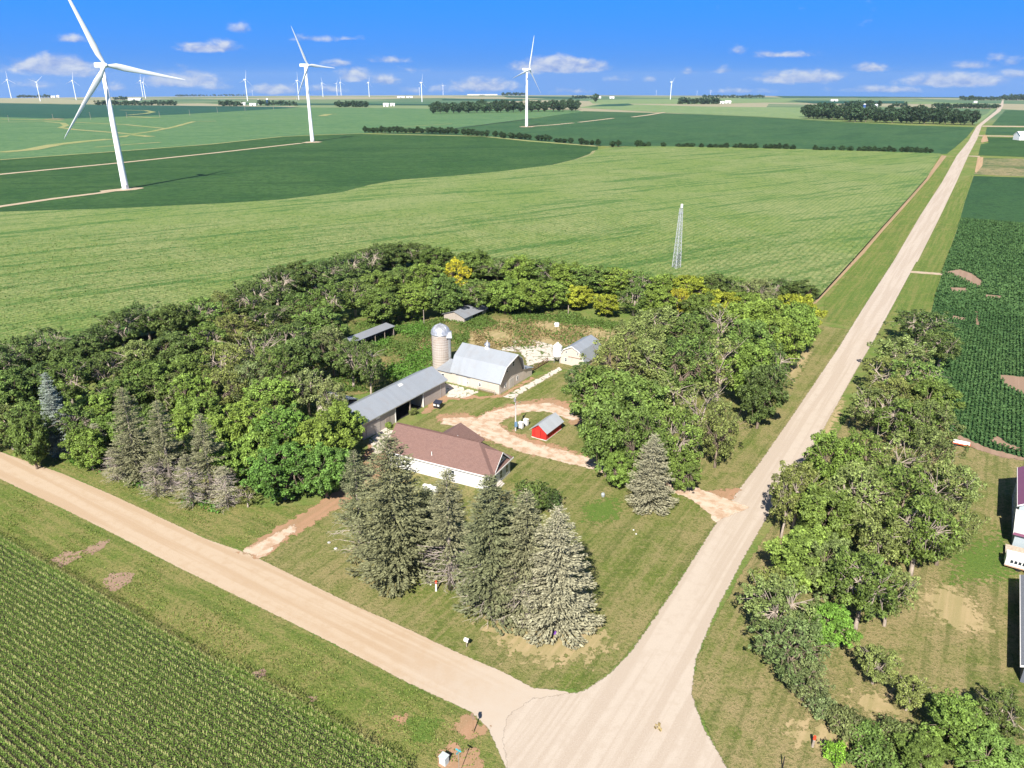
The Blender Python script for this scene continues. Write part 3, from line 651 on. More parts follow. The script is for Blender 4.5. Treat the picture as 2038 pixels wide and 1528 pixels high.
def near_corn():
    poly = px_poly([(-420, 880), (0, 1082), (400, 1312), (812, 1542), (820, 1900), (-900, 1900)])
    d1 = np.array([math.sin(R_(121.5)), math.cos(R_(121.5))]); d2 = np.array([d1[1], -d1[0]])
    G = row_points(poly, 0.76, 0.24, 0.03, 140, lambda G: (np.abs(G[:, 0]) < G[:, 1] * 0.85 + 12) & (G[:, 1] > 36), d1, d2)
    n = len(G); z0 = terr(G[:, 0], G[:, 1]); H = RNG.normal(2.35, 0.12, n)
    # height waves over the field
    H *= 1 + 0.05 * np.sin(G[:, 0] * 0.35 + 1) * np.sin(G[:, 1] * 0.27)
    parts = []
    th0 = RNG.uniform(0, 2 * np.pi, n)
    for k in range(7):                   # arching leaves: a rising half and a hanging half
        th = th0 + k * 2.4 + RNG.normal(0, .3, n); hz = z0 + H * (0.42 + 0.083 * k); L = RNG.uniform(.17, .32, n)
        rad = np.column_stack([np.cos(th), np.sin(th)]); rad = rad - .5 * (rad @ d2)[:, None] * d2; side = np.column_stack([-np.sin(th), np.cos(th), np.zeros(n)]) * 0.048
        a = np.column_stack([G, hz]); b = np.column_stack([G + rad * (L * .55)[:, None], hz + L * .50]); c = np.column_stack([G + rad * L[:, None] * 1.15, hz + L * .18])
        V = np.stack([a - side * .6, a + side * .6, b + side, b - side, c + side * .25, c - side * .25], 1).reshape(-1, 3)
        i = np.arange(n)[:, None] * 6; Q = np.vstack([i + [0, 1, 2, 3], i + [3, 2, 4, 5]])
        parts.append((V, Q, np.repeat(RNG.uniform(.6, 1.4, n), 6)))
    V, Q, T = merge(parts)
    tag(link('corn_leaves', np_mesh('corn_leaves', V, Q, T), leaf_mat('corn_leaf', (0.130, 0.215, 0.038), 0.5, 0.12)), 'rows of tall green maize in the foreground corner', 'maize field', kind='stuff')
    parts = []
    for k in range(4):                   # tassels and stalk tips
        th = RNG.uniform(0, 2 * np.pi, n); c = np.column_stack([G + RNG.normal(0, .02, (n, 2)), z0 + H + 0.10])
        up = np.column_stack([np.cos(th) * .45, np.sin(th) * .45, np.ones(n)]); ax = np.column_stack([-np.sin(th), np.cos(th), np.zeros(n)])
        v, q = quads(c, ax, unit(up), np.full(n, .027), RNG.uniform(.09, .18, n)); parts.append((v, q, np.repeat(RNG.uniform(.7, 1.3, n), 4)))
    V, Q, T = merge(parts)
    tag(link('corn_tassels', np_mesh('corn_tassels', V, Q, T), leaf_mat('tassel', (0.40, 0.41, 0.17), 0.7, 0.3)), 'straw coloured tassels on the foreground maize', 'maize field', kind='stuff')
    far_sheet('corn_ground', poly, 1, simple('field_soil', (0.06, 0.055, 0.03), 0.95))
near_corn()


def weeds(name, polys, dens, h, size, mat, label, tones=(0.6, 1.4)):
    parts = []
    for pl in polys:
        w = px_poly(pl); P = np.array(w); lo, hi = P.min(0), P.max(0); N = int(np.prod(hi - lo) * dens)
        G = RNG.uniform(lo, hi, (N, 2)); G = G[inside(G, w)]
        k = np.sin(G[:, 0] * .45) + np.sin(G[:, 1] * .38 + G[:, 0] * .2) + RNG.normal(0, .7, len(G)); G = G[k > -0.35]
        parts.append(tufts(G, 3, h, size, h, 0.15, 0.9, tones))
    V, Q, T = merge(parts)
    return tag(link(name, np_mesh(name, V, Q, T), mat), label, 'weeds', kind='stuff')


M_weedA = leaf_mat('weed_leaf', (0.115, 0.185, 0.04)); M_weedB = leaf_mat('dry_stalk', (0.30, 0.235, 0.115)); M_weedC = leaf_mat('lush_weed_leaf', (0.10, 0.215, 0.032))
weeds('weeds', [[(600, 780), (610, 700), (690, 650), (780, 625), (850, 640), (1000, 605), (1140, 622), (1240, 645), (1215, 656), (1010, 640), (935, 660), (930, 700), (880, 690), (870, 745), (740, 780)]], 9.0, 0.26, 0.15, M_weedA, 'knee high green weeds filling the old farmyard')
weeds('sparse_weeds', [[(935, 660), (1010, 640), (1215, 656), (1240, 700), (1000, 692)]], 3.0, 0.3, 0.15, M_weedA, 'scattered green weeds among dry stalks in the yard')
weeds('dry_weeds', [[(950, 700), (940, 660), (1040, 635), (1210, 655), (1200, 685), (1020, 690)], [(830, 700), (840, 670), (870, 670), (865, 710)], [(1300, 1450), (1310, 1440), (1320, 1455)]], 9.0, 0.2, 0.13, M_weedB, 'pale dry stalks among the farmyard weeds')
weeds('lush_weeds', [[(760, 750), (780, 725), (855, 690), (865, 735), (800, 765)], [(700, 690), (760, 660), (840, 640), (850, 660), (760, 690)], [(0, 835), (60, 850), (180, 915), (480, 1025), (460, 1035), (230, 955), (0, 870)]], 8.0, 0.32, 0.17, M_weedC, 'bright green weeds along the tree edges and yard')
weeds('verge_tufts', [[(0, 965), (230, 1075), (560, 1242), (900, 1410), (960, 1470), (940, 1528), (800, 1500), (400, 1290), (0, 1062)], [(0, 880), (240, 975), (480, 1085), (560, 1040), (300, 960), (0, 850)]], 7.0, 0.06, 0.07, leaf_mat('verge_blade', (0.17, 0.215, 0.05)), 'tufts of verge grass beside the tan road', (0.6, 1.5))

# ------------------------------------------------------------------ trees
M_leaf = leaf_mat('tree_leaf', None, 0.6, 0.08); M_bark = simple('bark', (0.20, 0.155, 0.12), 0.9, 0, 0.3, 2.0, bump=0.5)
M_palebark = simple('pale_bark', (0.36, 0.30, 0.25), 0.9, 0, 0.25, 2.0, bump=0.5); M_dead = simple('dead_wood', (0.52, 0.44, 0.40), 0.9, 0, 0.2, 2.0)
M_needle = leaf_mat('spruce_needle', None, 0.7, 0.12)


def leafball(c, n_lobe, r, size, tones, flat=0.85, bias=0.6):
    """leaf-clump quads on and inside one lobe"""
    u = unit(RNG.normal(0, 1, (n_lobe, 3)) + [0, 0, 0.35]); rad = r * RNG.uniform(0.45, 1.12, n_lobe) ** 0.7
    p = c + u * rad[:, None] * [1, 1, flat]
    nrm = unit(u * bias + RNG.normal(0, .48, (n_lobe, 3)) + [0, 0, .55])
    a = unit(np.cross(nrm, RNG.normal(0, 1, (n_lobe, 3)))); b = np.cross(nrm, a)
    s = size * RNG.uniform(.55, 1.3, n_lobe)
    # kite shaped leaf sprays rather than squares
    V = np.stack([p - a * s[:, None], p + b * (s * .55)[:, None] - a * (s * .1)[:, None], p + a * s[:, None], p - b * (s * .55)[:, None] - a * (s * .1)[:, None]], 1).reshape(-1, 3)
    t = np.repeat(RNG.uniform(.55, 1.45, n_lobe) * RNG.uniform(*tones), 4)
    return V, np.arange(len(V)).reshape(-1, 4), t


def limb(mb, p0, p1, r0, r1, sag=0.15, k=5):
    p0, p1 = Vector(p0), Vector(p1); m = (p0 + p1) / 2 + Vector((random.uniform(-.2, .2), random.uniform(-.2, .2), sag)) * (p1 - p0).length * .5
    mb.tube([p0, p0.lerp(m, .55), m, m.lerp(p1, .6), p1], [r0, r0 * .8, (r0 + r1) / 2, r1 * 1.2, r1], k, False)


def broadleaf(seed, n_lobes=52, per=150, R=5.0, H=11.0, low=0.18, lobe=(0.8, 1.5), size=0.30, open_=0.0, bare=0, lean=0.0):
    """crown and trunk meshes of one kind of broadleaf tree; R crown radius, H height"""
    global RNG
    RNG = np.random.default_rng(seed); random.seed(seed)
    mb = MB(); fork = H * RNG.uniform(.2, .3)
    mb.tube([(0, 0, -.3), (0.03, 0, .6), (.08 + lean * .3, .05, fork * .6), (.12 + lean, .1, fork)], [.42, .33, .28, .25], 8)
    zc, hz = H * (low + 1) / 2, H * (1 - low) / 2; cs = []
    tries = 0
    n_lobes = int(n_lobes * 1.9) if FINE < 1 else n_lobes
    while len(cs) < n_lobes and tries < 9000:
        tries += 1
        u = unit(RNG.normal(0, 1, (1, 3)))[0]; q = RNG.uniform(.35, 1) ** .5
        bulge = 1 + 0.22 * math.sin(3 * math.atan2(u[1], u[0]) + seed) + .12 * math.sin(5 * math.atan2(u[1], u[0]) + 2 * seed)
        r = RNG.uniform(*lobe) * FINE
        p = np.array([u[0] * (R - r * .8) * bulge, u[1] * (R - r * .8) * bulge, zc + u[2] * (hz - r * .7)]) * [1, 1, 1]
        if len(cs) % 6 == 5: q = RNG.uniform(1.08, 1.3); r *= .8      # boughs that stick out of the outline
        p[:2] *= q; p[2] = zc + (p[2] - zc) * (q ** .5)
        if p[2] < zc: p[:2] *= 1 - .25 * ((zc - p[2]) / hz) ** 2
        p[:2] += lean
        if all(np.linalg.norm(p - c[0]) > (.70 + open_) * (r + c[1]) * .8 for c in cs): cs.append((p, r))
    parts = []
    hub = np.array([.12 + lean, .1, fork])
    mains = []
    for k in range(6):
        th = k * 1.05 + RNG.uniform(-.3, .3); e = hub + np.array([math.cos(th) * R * .38, math.sin(th) * R * .38, H * RNG.uniform(.22, .42)]); mains.append(e); limb(mb, hub, e, .19, .10, .1, 6)
    for (p, r) in cs:
        parts.append(leafball(p, int(per * 1.7 * (r / 1.2) ** 2), r, size * .8, (.72, 1.3)))
        m = min(mains, key=lambda q: np.linalg.norm(q - p)); limb(mb, m, p, .07, .025, .12, 4)
    for k in range(bare):
        th = RNG.uniform(0, 6.28); e = np.array([math.cos(th) * R * RNG.uniform(.6, 1.02), math.sin(th) * R * RNG.uniform(.6, 1.02), zc + hz * RNG.uniform(-.1, 1.0)])
        m = min(mains, key=lambda q: np.linalg.norm(q - e)); limb(mb, m, e, .10, .02, .05, 4)
        for j in range(3):
            f = np.array(m) * .4 + e * .6; limb(mb, f, f + RNG.normal(0, 1, 3) * .9 + [0, 0, .5], .04, .012, 0, 3)
    V, Q, T = merge(parts)
    return np_mesh('crown', V, Q, T), mb


def mesh_of(mb, name, mat):
    o = mb.build(name, mat, None, 0, True); me = o.data; bpy.data.objects.remove(o); return me


def add_twigs(parts, n=0): pass


KINDS = {}; FINE = .70
def kind(name, *a, bark=None, **k):
    cr, mb = broadleaf(*a, **k); tr = mesh_of(mb, 'trunk', bark or M_bark); cr.materials.append(M_leaf)
    KINDS[name] = (cr, tr, k.get('R', 5.0), k.get('H', 11.0))
kind('round', 11, n_lobes=62, per=170, lobe=(.9, 1.5), low=.1)
kind('round2', 12, n_lobes=60, per=165, lobe=(.8, 1.6), low=.12)
kind('maple', 13, n_lobes=85, per=150, lobe=(.75, 1.3), low=.06, size=.28)
kind('elm', 14, n_lobes=46, per=120, lobe=(.7, 1.4), low=.2, open_=.06, bare=3, size=.28, bark=M_palebark)
kind('elm2', 15, n_lobes=42, per=115, lobe=(.7, 1.3), low=.22, open_=.08, bare=4, size=.27, lean=.4, bark=M_palebark)
kind('willow', 16, n_lobes=52, per=125, lobe=(.7, 1.3), low=.15, bare=3, size=.24)
kind('ash', 17, n_lobes=40, per=130, lobe=(.8, 1.5), low=.26, open_=.12, bare=4, size=.28, bark=M_palebark)
kind('thin', 18, n_lobes=26, per=90, lobe=(.6, 1.1), low=.25, open_=.15, bare=7, size=.26, bark=M_palebark)
FINE = .8
kind('shrub', 19, n_lobes=30, per=150, R=2.2, H=2.6, lobe=(.45, .8), low=.0, size=.20)
FINE = 1.0
kind('far', 20, n_lobes=26, per=30, lobe=(1.2, 2.0), low=.05, size=.75)
kind('far2', 21, n_lobes=30, per=26, lobe=(1.0, 1.8), low=.1, size=.75)


def plant(name, px, py, r_px, h, kindname, col, label, group=None, cat='tree', zf=0.58, foot=None):
    """broadleaf tree whose crown centre shows at photo pixel px, py with half width r_px"""
    cr, tr, R, H = KINDS[kindname]
    p = at(px, py, h * zf) if foot is None else at(*foot)
    r = r_px * depth(p) / F * (1.14 if group else 1.05); h *= 1.16 if group else 1.06
    root = empty(name, (p[0], p[1], terr(p[0], p[1])), random.uniform(0, 6.28), label, cat, group)
    root.scale = (r / R * random.uniform(.94, 1.06), r / R * random.uniform(.94, 1.06), h / H)
    t = link('trunk', tr, None, root); c = link('crown', cr, None, root)
    v = random.uniform(.86, 1.14); g = random.uniform(.93, 1.08)
    c.color = (col[0] * v * g, col[1] * v, col[2] * v / g, 1)
    return root


DK, MID, BR, OL, YG, YE, DUSK = (0.088, 0.132, 0.034), (0.118, 0.180, 0.038), (0.165, 0.248, 0.044), (0.165, 0.203, 0.058), (0.265, 0.310, 0.034), (0.46, 0.43, 0.030), (0.160, 0.195, 0.072)
LEAF = dict(D=DK, M=MID, B=BR, O=OL, Y=YG, G=YE, S=DUSK)
K_CYC = dict(D=['elm', 'elm2', 'round2', 'ash'], M=['round', 'round2', 'willow', 'elm'], B=['maple', 'round', 'round2'], O=['willow', 'ash', 'elm2', 'thin'], Y=['round', 'willow', 'maple'], G=['willow'], S=['ash', 'elm', 'willow'])


def grove(lst, h, label, group, name='deciduous_tree'):
    for i, row in enumerate(lst):
        px, py, r, c = row[:4]; hh = h * random.uniform(.88, 1.12) if len(row) < 5 else row[4]
        plant(name, px, py, r, hh, K_CYC[c][i % len(K_CYC[c])], LEAF[c], label, group)


grove([(-60, 740, 45, 'M'), (-40, 800, 50, 'M'), (-70, 850, 50, 'M'), (5, 735, 38, 'D'), (45, 715, 40, 'D'), (95, 695, 38, 'D'), (150, 715, 44, 'D'), (195, 685, 36, 'D'), (240, 660, 40, 'D'), (292, 640, 42, 'D'), (345, 645, 40, 'D'), (398, 628, 38, 'M'), (440, 612, 38, 'O'),
       (20, 785, 44, 'M'), (75, 772, 46, 'D'), (135, 765, 44, 'M'), (205, 745, 44, 'D'), (275, 718, 48, 'O'), (345, 706, 46, 'D'), (412, 688, 44, 'M'), (470, 660, 44, 'O'),
       (15, 850, 42, 'O'), (70, 850, 46, 'M'), (225, 800, 42, 'O'), (300, 765, 48, 'M'), (380, 752, 42, 'M'), (445, 728, 46, 'O')], 9.0,
      'dark green broadleaf tree in the dense western windbreak, maize field behind it', 'trees of the western windbreak')
grove([(500, 600, 44, 'D'), (548, 572, 40, 'D'), (592, 555, 42, 'D'), (640, 552, 40, 'D'), (690, 535, 40, 'D'), (735, 520, 38, 'D'), (780, 513, 36, 'D'), (825, 510, 34, 'D'), (868, 520, 34, 'M'),
       (535, 640, 46, 'D'), (600, 618, 42, 'M'), (655, 604, 42, 'M'), (705, 592, 40, 'D'), (752, 572, 38, 'M'), (800, 562, 38, 'M'), (848, 560, 38, 'B'), (885, 590, 36, 'M'), (760, 610, 40, 'M'), (820, 600, 36, 'B'),
       (515, 705, 48, 'O'), (580, 685, 46, 'D'), (635, 655, 44, 'M'), (600, 722, 40, 'D'), (660, 700, 36, 'S'), (700, 722, 38, 'D'), (735, 735, 30, 'D'), (545, 745, 40, 'M')], 10.0,
      'dark broadleaf tree in the windbreak bend beyond the open shelter', 'trees of the northwestern windbreak')
grove([(945, 528, 38, 'M'), (990, 535, 38, 'D'), (1035, 540, 36, 'B'), (1082, 545, 38, 'M'), (1130, 552, 38, 'B'), (1178, 558, 38, 'M'), (1225, 562, 36, 'B'), (1275, 568, 36, 'M'), (1325, 575, 34, 'B'), (1372, 578, 34, 'Y'), (1420, 577, 34, 'D'), (1462, 578, 34, 'M'), (1505, 585, 32, 'S'), (1545, 580, 36, 'D'), (1590, 588, 34, 'D'),
       (955, 590, 38, 'M'), (1005, 590, 36, 'B'), (1055, 590, 36, 'B'), (1100, 588, 38, 'B'), (1262, 600, 34, 'M'), (1312, 605, 34, 'B'), (1440, 610, 32, 'Y'), (1485, 610, 32, 'B'), (1530, 618, 32, 'S'), (1400, 612, 30, 'M')], 8.5,
      'leafy green tree in the northern windbreak, between weedy yard and maize', 'trees of the northern windbreak')
plant('deciduous_tree', 908, 545, 26, 11, 'willow', YE, 'tall tree turned golden yellow in the northern windbreak')
plant('deciduous_tree', 1152, 590, 30, 7, 'round', YG, 'yellowish green rounded tree near a fence post, edge of weedy yard')
plant('deciduous_tree', 1207, 606, 27, 6.5, 'round2', YG, 'small yellow-green tree standing foremost in the northern windbreak')
plant('deciduous_tree', 1352, 600, 26, 8.5, 'willow', (0.40, 0.37, 0.03), 'bright yellow tree in the windbreak right below the lattice tower')
plant('deciduous_tree', 932, 590, 34, 6.5, 'round', MID, 'rounded green tree beside the old grey shed, partly over its roof')
plant('deciduous_tree', 1000, 590, 22, 6, 'round2', MID, 'bushy green tree at the right end of the old grey shed')
# lower left belt along the tan road
grove([(185, 830, 46, 'B'), (240, 800, 40, 'M'), (325, 785, 44, 'O'), (385, 790, 42, 'B'), (440, 780, 46, 'O'), (500, 765, 44, 'S'), (545, 800, 46, 'B'), (400, 840, 42, 'B'), (440, 880, 44, 'B'), (610, 780, 36, 'S'), (680, 850, 36, 'B'), (235, 865, 38, 'B'), (300, 850, 42, 'M'), (360, 868, 40, 'B'), (455, 925, 38, 'B'), (150, 855, 34, 'M'), (60, 880, 30, 'M'), (395, 900, 36, 'O'), (660, 800, 26, 'S'), (520, 905, 40, 'B')], 8.5,
      'bright green leafy tree in the belt between western windbreak and tan road', 'trees of the lower left belt')
for (px, py, r, h, k, c, lab) in ((495, 850, 56, 11, 'maple', BR, 'broad bright green maple left of the machine shed, behind the roadside maple'), (570, 870, 62, 12, 'maple', (0.115, 0.205, 0.034), 'large dense green maple towering behind the house drive'), (640, 880, 55, 11, 'round', BR, 'full green tree close to the near end of the machine shed'), (560, 935, 62, 9.5, 'maple', (0.095, 0.180, 0.032), 'dark glossy round maple nearest the tan road, left of red dirt drive'), (645, 935, 48, 9, 'round2', (0.105, 0.185, 0.034), 'dark green tree right beside the red dirt drive'), (175, 890, 38, 8, 'round', BR, 'vivid green tree between the silver blue spruce and roadside'), (95, 850, 36, 7.5, 'round', MID, 'dark green tree left of the silver blue spruce'), (490, 985, 26, 4.0, 'thin', OL, 'small thin olive bush at the roadside below dead spruces')):
    plant('deciduous_tree', px, py, r, h, k, c, lab)
# eastern grove
grove([(1262, 690, 50, 'O'), (1318, 655, 50, 'O'), (1375, 668, 52, 'M'), (1432, 650, 48, 'O'), (1485, 645, 44, 'B'), (1530, 640, 42, 'B'), (1575, 628, 38, 'Y'), (1590, 655, 34, 'B'), (1545, 685, 44, 'B'), (1500, 690, 48, 'M')], 11.0,
      'green tree at the back of the eastern grove, between small barn and long road', 'back trees of the eastern grove')
grove([(1228, 735, 54, 'O'), (1295, 735, 58, 'O'), (1362, 735, 60, 'M'), (1432, 735, 56, 'O'), (1492, 745, 48, 'B'), (1535, 745, 36, 'D'), (1515, 790, 38, 'D')], 12.5,
      'tall olive green tree in the middle of the eastern grove', 'middle trees of the eastern grove')
grove([(1200, 800, 54, 'M'), (1258, 825, 62, 'M'), (1330, 815, 58, 'O'), (1395, 825, 54, 'O'), (1430, 865, 40, 'O'), (1210, 875, 52, 'M'), (1275, 890, 48, 'M'), (1345, 885, 48, 'M')], 12.5,
      'big dark green tree at the front of the eastern grove', 'front trees of the eastern grove')
plant('deciduous_tree', 1158, 752, 34, 7, 'elm', DK, 'small dark tree at the grove corner facing the barn')
plant('deciduous_tree', 1233, 930, 32, 7, 'round', BR, 'low bright green tree just left of the lone pale spruce')
plant('deciduous_tree', 1362, 935, 32, 7, 'maple', MID, 'low green tree over the farm entrance, right of lone pale spruce')
# right side belt
grove([(1835, 655, 50, 'D'), (1790, 712, 46, 'O'), (1765, 752, 52, 'O'), (1820, 768, 54, 'M'), (1780, 800, 52, 'O'), (1845, 805, 46, 'M'), (1738, 822, 46, 'O'), (1800, 845, 50, 'M'), (1852, 850, 44, 'O')], 9.0,
      'olive green tree in the row between the long road and soybean field', 'trees along the long gravel road')
plant('deciduous_tree', 1868, 690, 36, 9.5, 'ash', DK, 'dark tree with a visible trunk at the soybean corner', foot=(1866, 735))
grove([(1655, 930, 50, 'B'), (1590, 985, 44, 'O'), (1710, 925, 54, 'M'), (1780, 925, 58, 'O'), (1845, 925, 50, 'O'), (1700, 1000, 58, 'O'), (1790, 1005, 66, 'M'), (1860, 985, 56, 'O'), (1640, 1040, 50, 'M'), (1900, 985, 44, 'O'), (1565, 1005, 34, 'O'), (1830, 1070, 56, 'M'), (1880, 1060, 48, 'O'), (1750, 1080, 52, 'O')], 10.5,
      'spreading pale-limbed tree in the thicket right of the long road', 'trees of the right thicket')
for (px, py, r, h, k, c, lab) in ((1595, 1110, 62, 9, 'round', (0.17, 0.25, 0.05), 'light green spreading tree overhanging the right edge of the gravel road'), (1655, 1130, 50, 9, 'round2', OL, 'dull green tree behind the light green roadside tree'), (1720, 1170, 64, 11, 'ash', MID, 'tall tree with a pale forked trunk standing on dry grass'), (1775, 1180, 50, 9, 'elm2', OL, 'half bare tree with hanging dead twigs beside the forked trunk'), (1545, 1215, 62, 10, 'elm', OL, 'tall rough tree at the road corner with bare pale trunk'), (1575, 1290, 66, 8, 'willow', (0.135, 0.185, 0.06), 'broad grey-green tree nearest the road junction'), (1605, 1350, 46, 5.5, 'willow', DUSK, 'low grey-green tree below the rough corner tree'), (1650, 1240, 46, 6, 'round', (0.13, 0.245, 0.035), 'bright green bushy tree between corner tree and forked trunk'),
                                  (1745, 1322, 40, 5, 'ash', OL, 'small open tree alone on the dry lawn, upper of the pair'), (1812, 1378, 36, 4.5, 'ash', OL, 'small open tree alone on the dry lawn, lower of the pair'), (1905, 1440, 58, 6, 'maple', (0.15, 0.25, 0.05), 'light green leafy tree at the bottom right corner'), (1990, 1425, 46, 6, 'elm', DK, 'dark tree at the right frame edge below the grey roofed house'), (1965, 1500, 60, 5, 'round2', (0.14, 0.23, 0.05), 'green tree at the very bottom right, next to dark shade'), (1835, 1500, 46, 4, 'round', MID, 'dark green bush tree between thicket hedge and corner tree')):
    plant('deciduous_tree', px, py, r, h, k, c, lab)
for (px, py, r, h, c, lab) in ((1640, 1405, 32, 2.6, DUSK, 'grey-green shrub, first of the hedge below the corner tree'), (1680, 1435, 36, 3, DUSK, 'grey-green shrub in the middle of the curved hedge'), (1725, 1462, 36, 2.8, MID, 'wide dark green shrub in the curved hedge'), (1788, 1458, 34, 2.6, OL, 'grey-green shrub at the lower end of the curved hedge'), (1745, 1510, 44, 3, MID, 'dark shrub at the bottom edge under the curved hedge'), (1664, 1497, 24, 2.2, (0.16, 0.32, 0.035), 'bright lime green bush beside the red topped post'), (1545, 1160, 40, 5, OL, 'scrubby olive shrub at the road edge under the corner trees'), (1060, 985, 42, 4.6, DK, 'dark rounded shrub behind the front spruces, near house porch'), (1092, 992, 26, 3.6, (0.06, 0.10, 0.03), 'small dark shrub right of the house porch shrub'),
                               (822, 818, 9, 1.4, OL, 'small scrub at the post of the open shed bay'), (772, 845, 8, 1.2, BR, 'tiny bush at the closed end of the machine shed'), (1078, 1160, 0, 0, 0, '') if False else (1180, 738, 9, 1.5, MID, 'small round bush at the foot of the small white barn')):
    plant('shrub', px, py, r, h, 'shrub', c, lab, cat='shrub')


def spruce(seed, H=18.0, R=4.0, whorl=0.66, per=10, size=0.26, base=1.0, dead=0, sparse=0.0, dz=.38):
    global RNG
    RNG = np.random.default_rng(seed); random.seed(seed)
    mb = MB(); mb.tube([(0, 0, -.3), (0, 0, H * .5), (0, 0, H * .985)], [.30, .17, .02], 8)
    C, A, S = [], [], []; db = MB(); z = base; tw = []
    while z < H * .985:
        f = 1 - z / H; L = R * (f ** .62) * (1 if z > base + 1.2 else .85) + .12
        nb = max(4, int(per * (0.55 + 0.45 * f)))
        for k in range(nb):
            th = 6.283 * k / nb + RNG.uniform(-.35, .35) + z * 2.1; l = L * RNG.uniform(.68, 1.12)
            if RNG.random() < sparse * (f + .15): continue
            droop = -.28 * f + RNG.uniform(-.08, .1); n = max(3, int(l / .085))
            s = np.linspace(.12, 1, n); rr = l * s; zz = z + RNG.uniform(-.2, .2) + l * (droop * s + .22 * s ** 3) + (.25 * f)
            d = np.array([math.cos(th), math.sin(th)]); sd = np.array([-d[1], d[0]])
            if dead and z < H * dz and RNG.random() < dead:
                limb(db, (0, 0, z), (d[0] * l, d[1] * l, zz[-1]), .035, .01, -.05, 3)
                for q in range(5):
                    b = Vector((d[0], d[1], 0)) * l * RNG.uniform(.35, .95); b.z = z + (zz[-1] - z) * .7
                    limb(db, b, b + Vector((d[0] * .5 + sd[0] * RNG.uniform(-.7, .7), d[1] * .5 + sd[1] * RNG.uniform(-.7, .7), RNG.uniform(-.5, .2))), .015, .006, 0, 3)
                continue
            wid = (.10 + .22 * l * np.sin(np.clip(s, 0, 1) * 2.6) * .55)
            for side in (-1, 0, 1):
                p = np.column_stack([np.outer(rr, d) + np.outer(wid * side * RNG.uniform(.6, 1.2, n), sd), zz - .10 * abs(side) + RNG.normal(0, .06, n)])
                a = unit(np.column_stack([np.tile(d + sd * side * .9, (n, 1)) + RNG.normal(0, .25, (n, 2)), np.full(n, .12 - .12 * abs(side)) + RNG.normal(0, .28, n)]))
                C.append(p); A.append(a); S.append(np.full(n, size * .70 * (.65 + .35 * f)))
        z += whorl * (0.65 + .5 * f) * RNG.uniform(.85, 1.15)
    C, A, S = np.vstack(C), np.vstack(A), np.concatenate(S); n = len(C)
    up = unit(RNG.normal(0, .45, (n, 3)) + [0, 0, 1]); b = unit(np.cross(A, up)); s = S * RNG.uniform(.7, 1.3, n)
    w = s * RNG.uniform(.30, .5, n)
    V = np.stack([C - A * s[:, None], C + b * w[:, None], C + A * s[:, None], C - b * w[:, None]], 1).reshape(-1, 3)
    T = np.repeat(RNG.uniform(.55, 1.4, n), 4)
    cr = np_mesh('crown', V, np.arange(len(V)).reshape(-1, 4), T); cr.materials.append(M_needle)
    return cr, mesh_of(mb, 'trunk', M_palebark), (mesh_of(db, 'dead_branches', M_dead) if db.v else None), R, H


SPR = dict(full=spruce(31, R=4.0), wide=spruce(32, R=4.6, per=11, base=.5), ragged=spruce(33, R=3.6, sparse=.32, dead=.85, base=1.6), tall=spruce(34, R=3.3, whorl=.5, base=.6, sparse=.1, dead=.35), dying=spruce(36, H=12, R=3.4, sparse=.3, dead=.8, base=.6, dz=.8, whorl=.45), narrow=spruce(35, R=2.2, whorl=.42, per=9, size=.22, base=.4))
GREY, PALE, BLUE, SGRN = (0.235, 0.235, 0.135), (0.36, 0.345, 0.235), (0.34, 0.395, 0.35), (0.185, 0.200, 0.105)
for (k, bx, by, tx, ty, rpx, col, lab) in (('tall', 856, 1120, 876, 968, 54, SGRN, 'shorter green spruce right behind the tallest spruce of the front row'), ('full', 1012, 1190, 1012, 975, 58, (0.20, 0.21, 0.115), 'green spruce squeezed between tall dark spruce and dead-branched one'), ('ragged', 722, 1105, 725, 893, 58, SGRN, 'sparse ragged spruce at the left end of the front row'), ('wide', 792, 1140, 800, 856, 96, (0.205, 0.212, 0.112), 'tallest broad spruce of the front row, nearest the house'), ('ragged', 897, 1172, 930, 930, 66, GREY, 'leaning half dead spruce with bare trunk, beside the orange marker post'),
                                           ('tall', 978, 1215, 985, 942, 76, SGRN, 'tall dark green spruce in the middle of the front row'), ('tall', 1046, 1225, 1040, 975, 68, GREY, 'green spruce with dead grey lower branches in the front row'), ('wide', 1106, 1248, 1090, 1006, 84, PALE, 'pale frosted spruce at the right end of the front row'), ('wide', 1292, 1008, 1295, 862, 50, PALE, 'lone pale spruce beside the farm entrance drive'),
                                           ('narrow', 130, 905, 130, 732, 30, BLUE, 'narrow silver blue spruce in the left tree belt'), ('full', 280, 955, 272, 765, 50, GREY, 'grey-green spruce in the left tree belt by the road'), ('ragged', 345, 975, 340, 790, 48, GREY, 'spruce with a skirt of dead grey branches in the left belt'), ('ragged', 425, 990, 415, 820, 50, GREY, 'mostly dead grey spruce under the dark round maple'), ('dying', 385, 1002, 380, 900, 40, GREY, 'dead grey spruce with tangled bare branches, middle of the roadside dead ones'), ('dying', 315, 985, 312, 905, 34, GREY, 'dead grey spruce with tangled bare branches beside the grey-green spruce'), ('dying', 455, 1008, 452, 925, 38, PALE, 'pale dead spruce rightmost of the roadside dead ones'), ('dying', 235, 955, 232, 890, 30, PALE, 'low dead brushy spruce left of the grey-green spruce'), ('ragged', 205, 925, 195, 840, 34, PALE, 'short pale dead-branched spruce beside the silver blue one')):
    cr, tr, dd, R, H = SPR[k]; p = at(bx, by); h = height_at(bx, by, tx, ty); r = rpx * depth(p) / F * 1.12
    root = empty('spruce_tree', (p[0], p[1], terr(p[0], p[1])), random.uniform(0, 6.28), lab, 'spruce')
    root.scale = (r / R, r / R, h / H)
    link('trunk', tr, None, root); c = link('crown', cr, None, root); c.color = (*col, 1)
    if dd: link('dead_branches', dd, None, root)

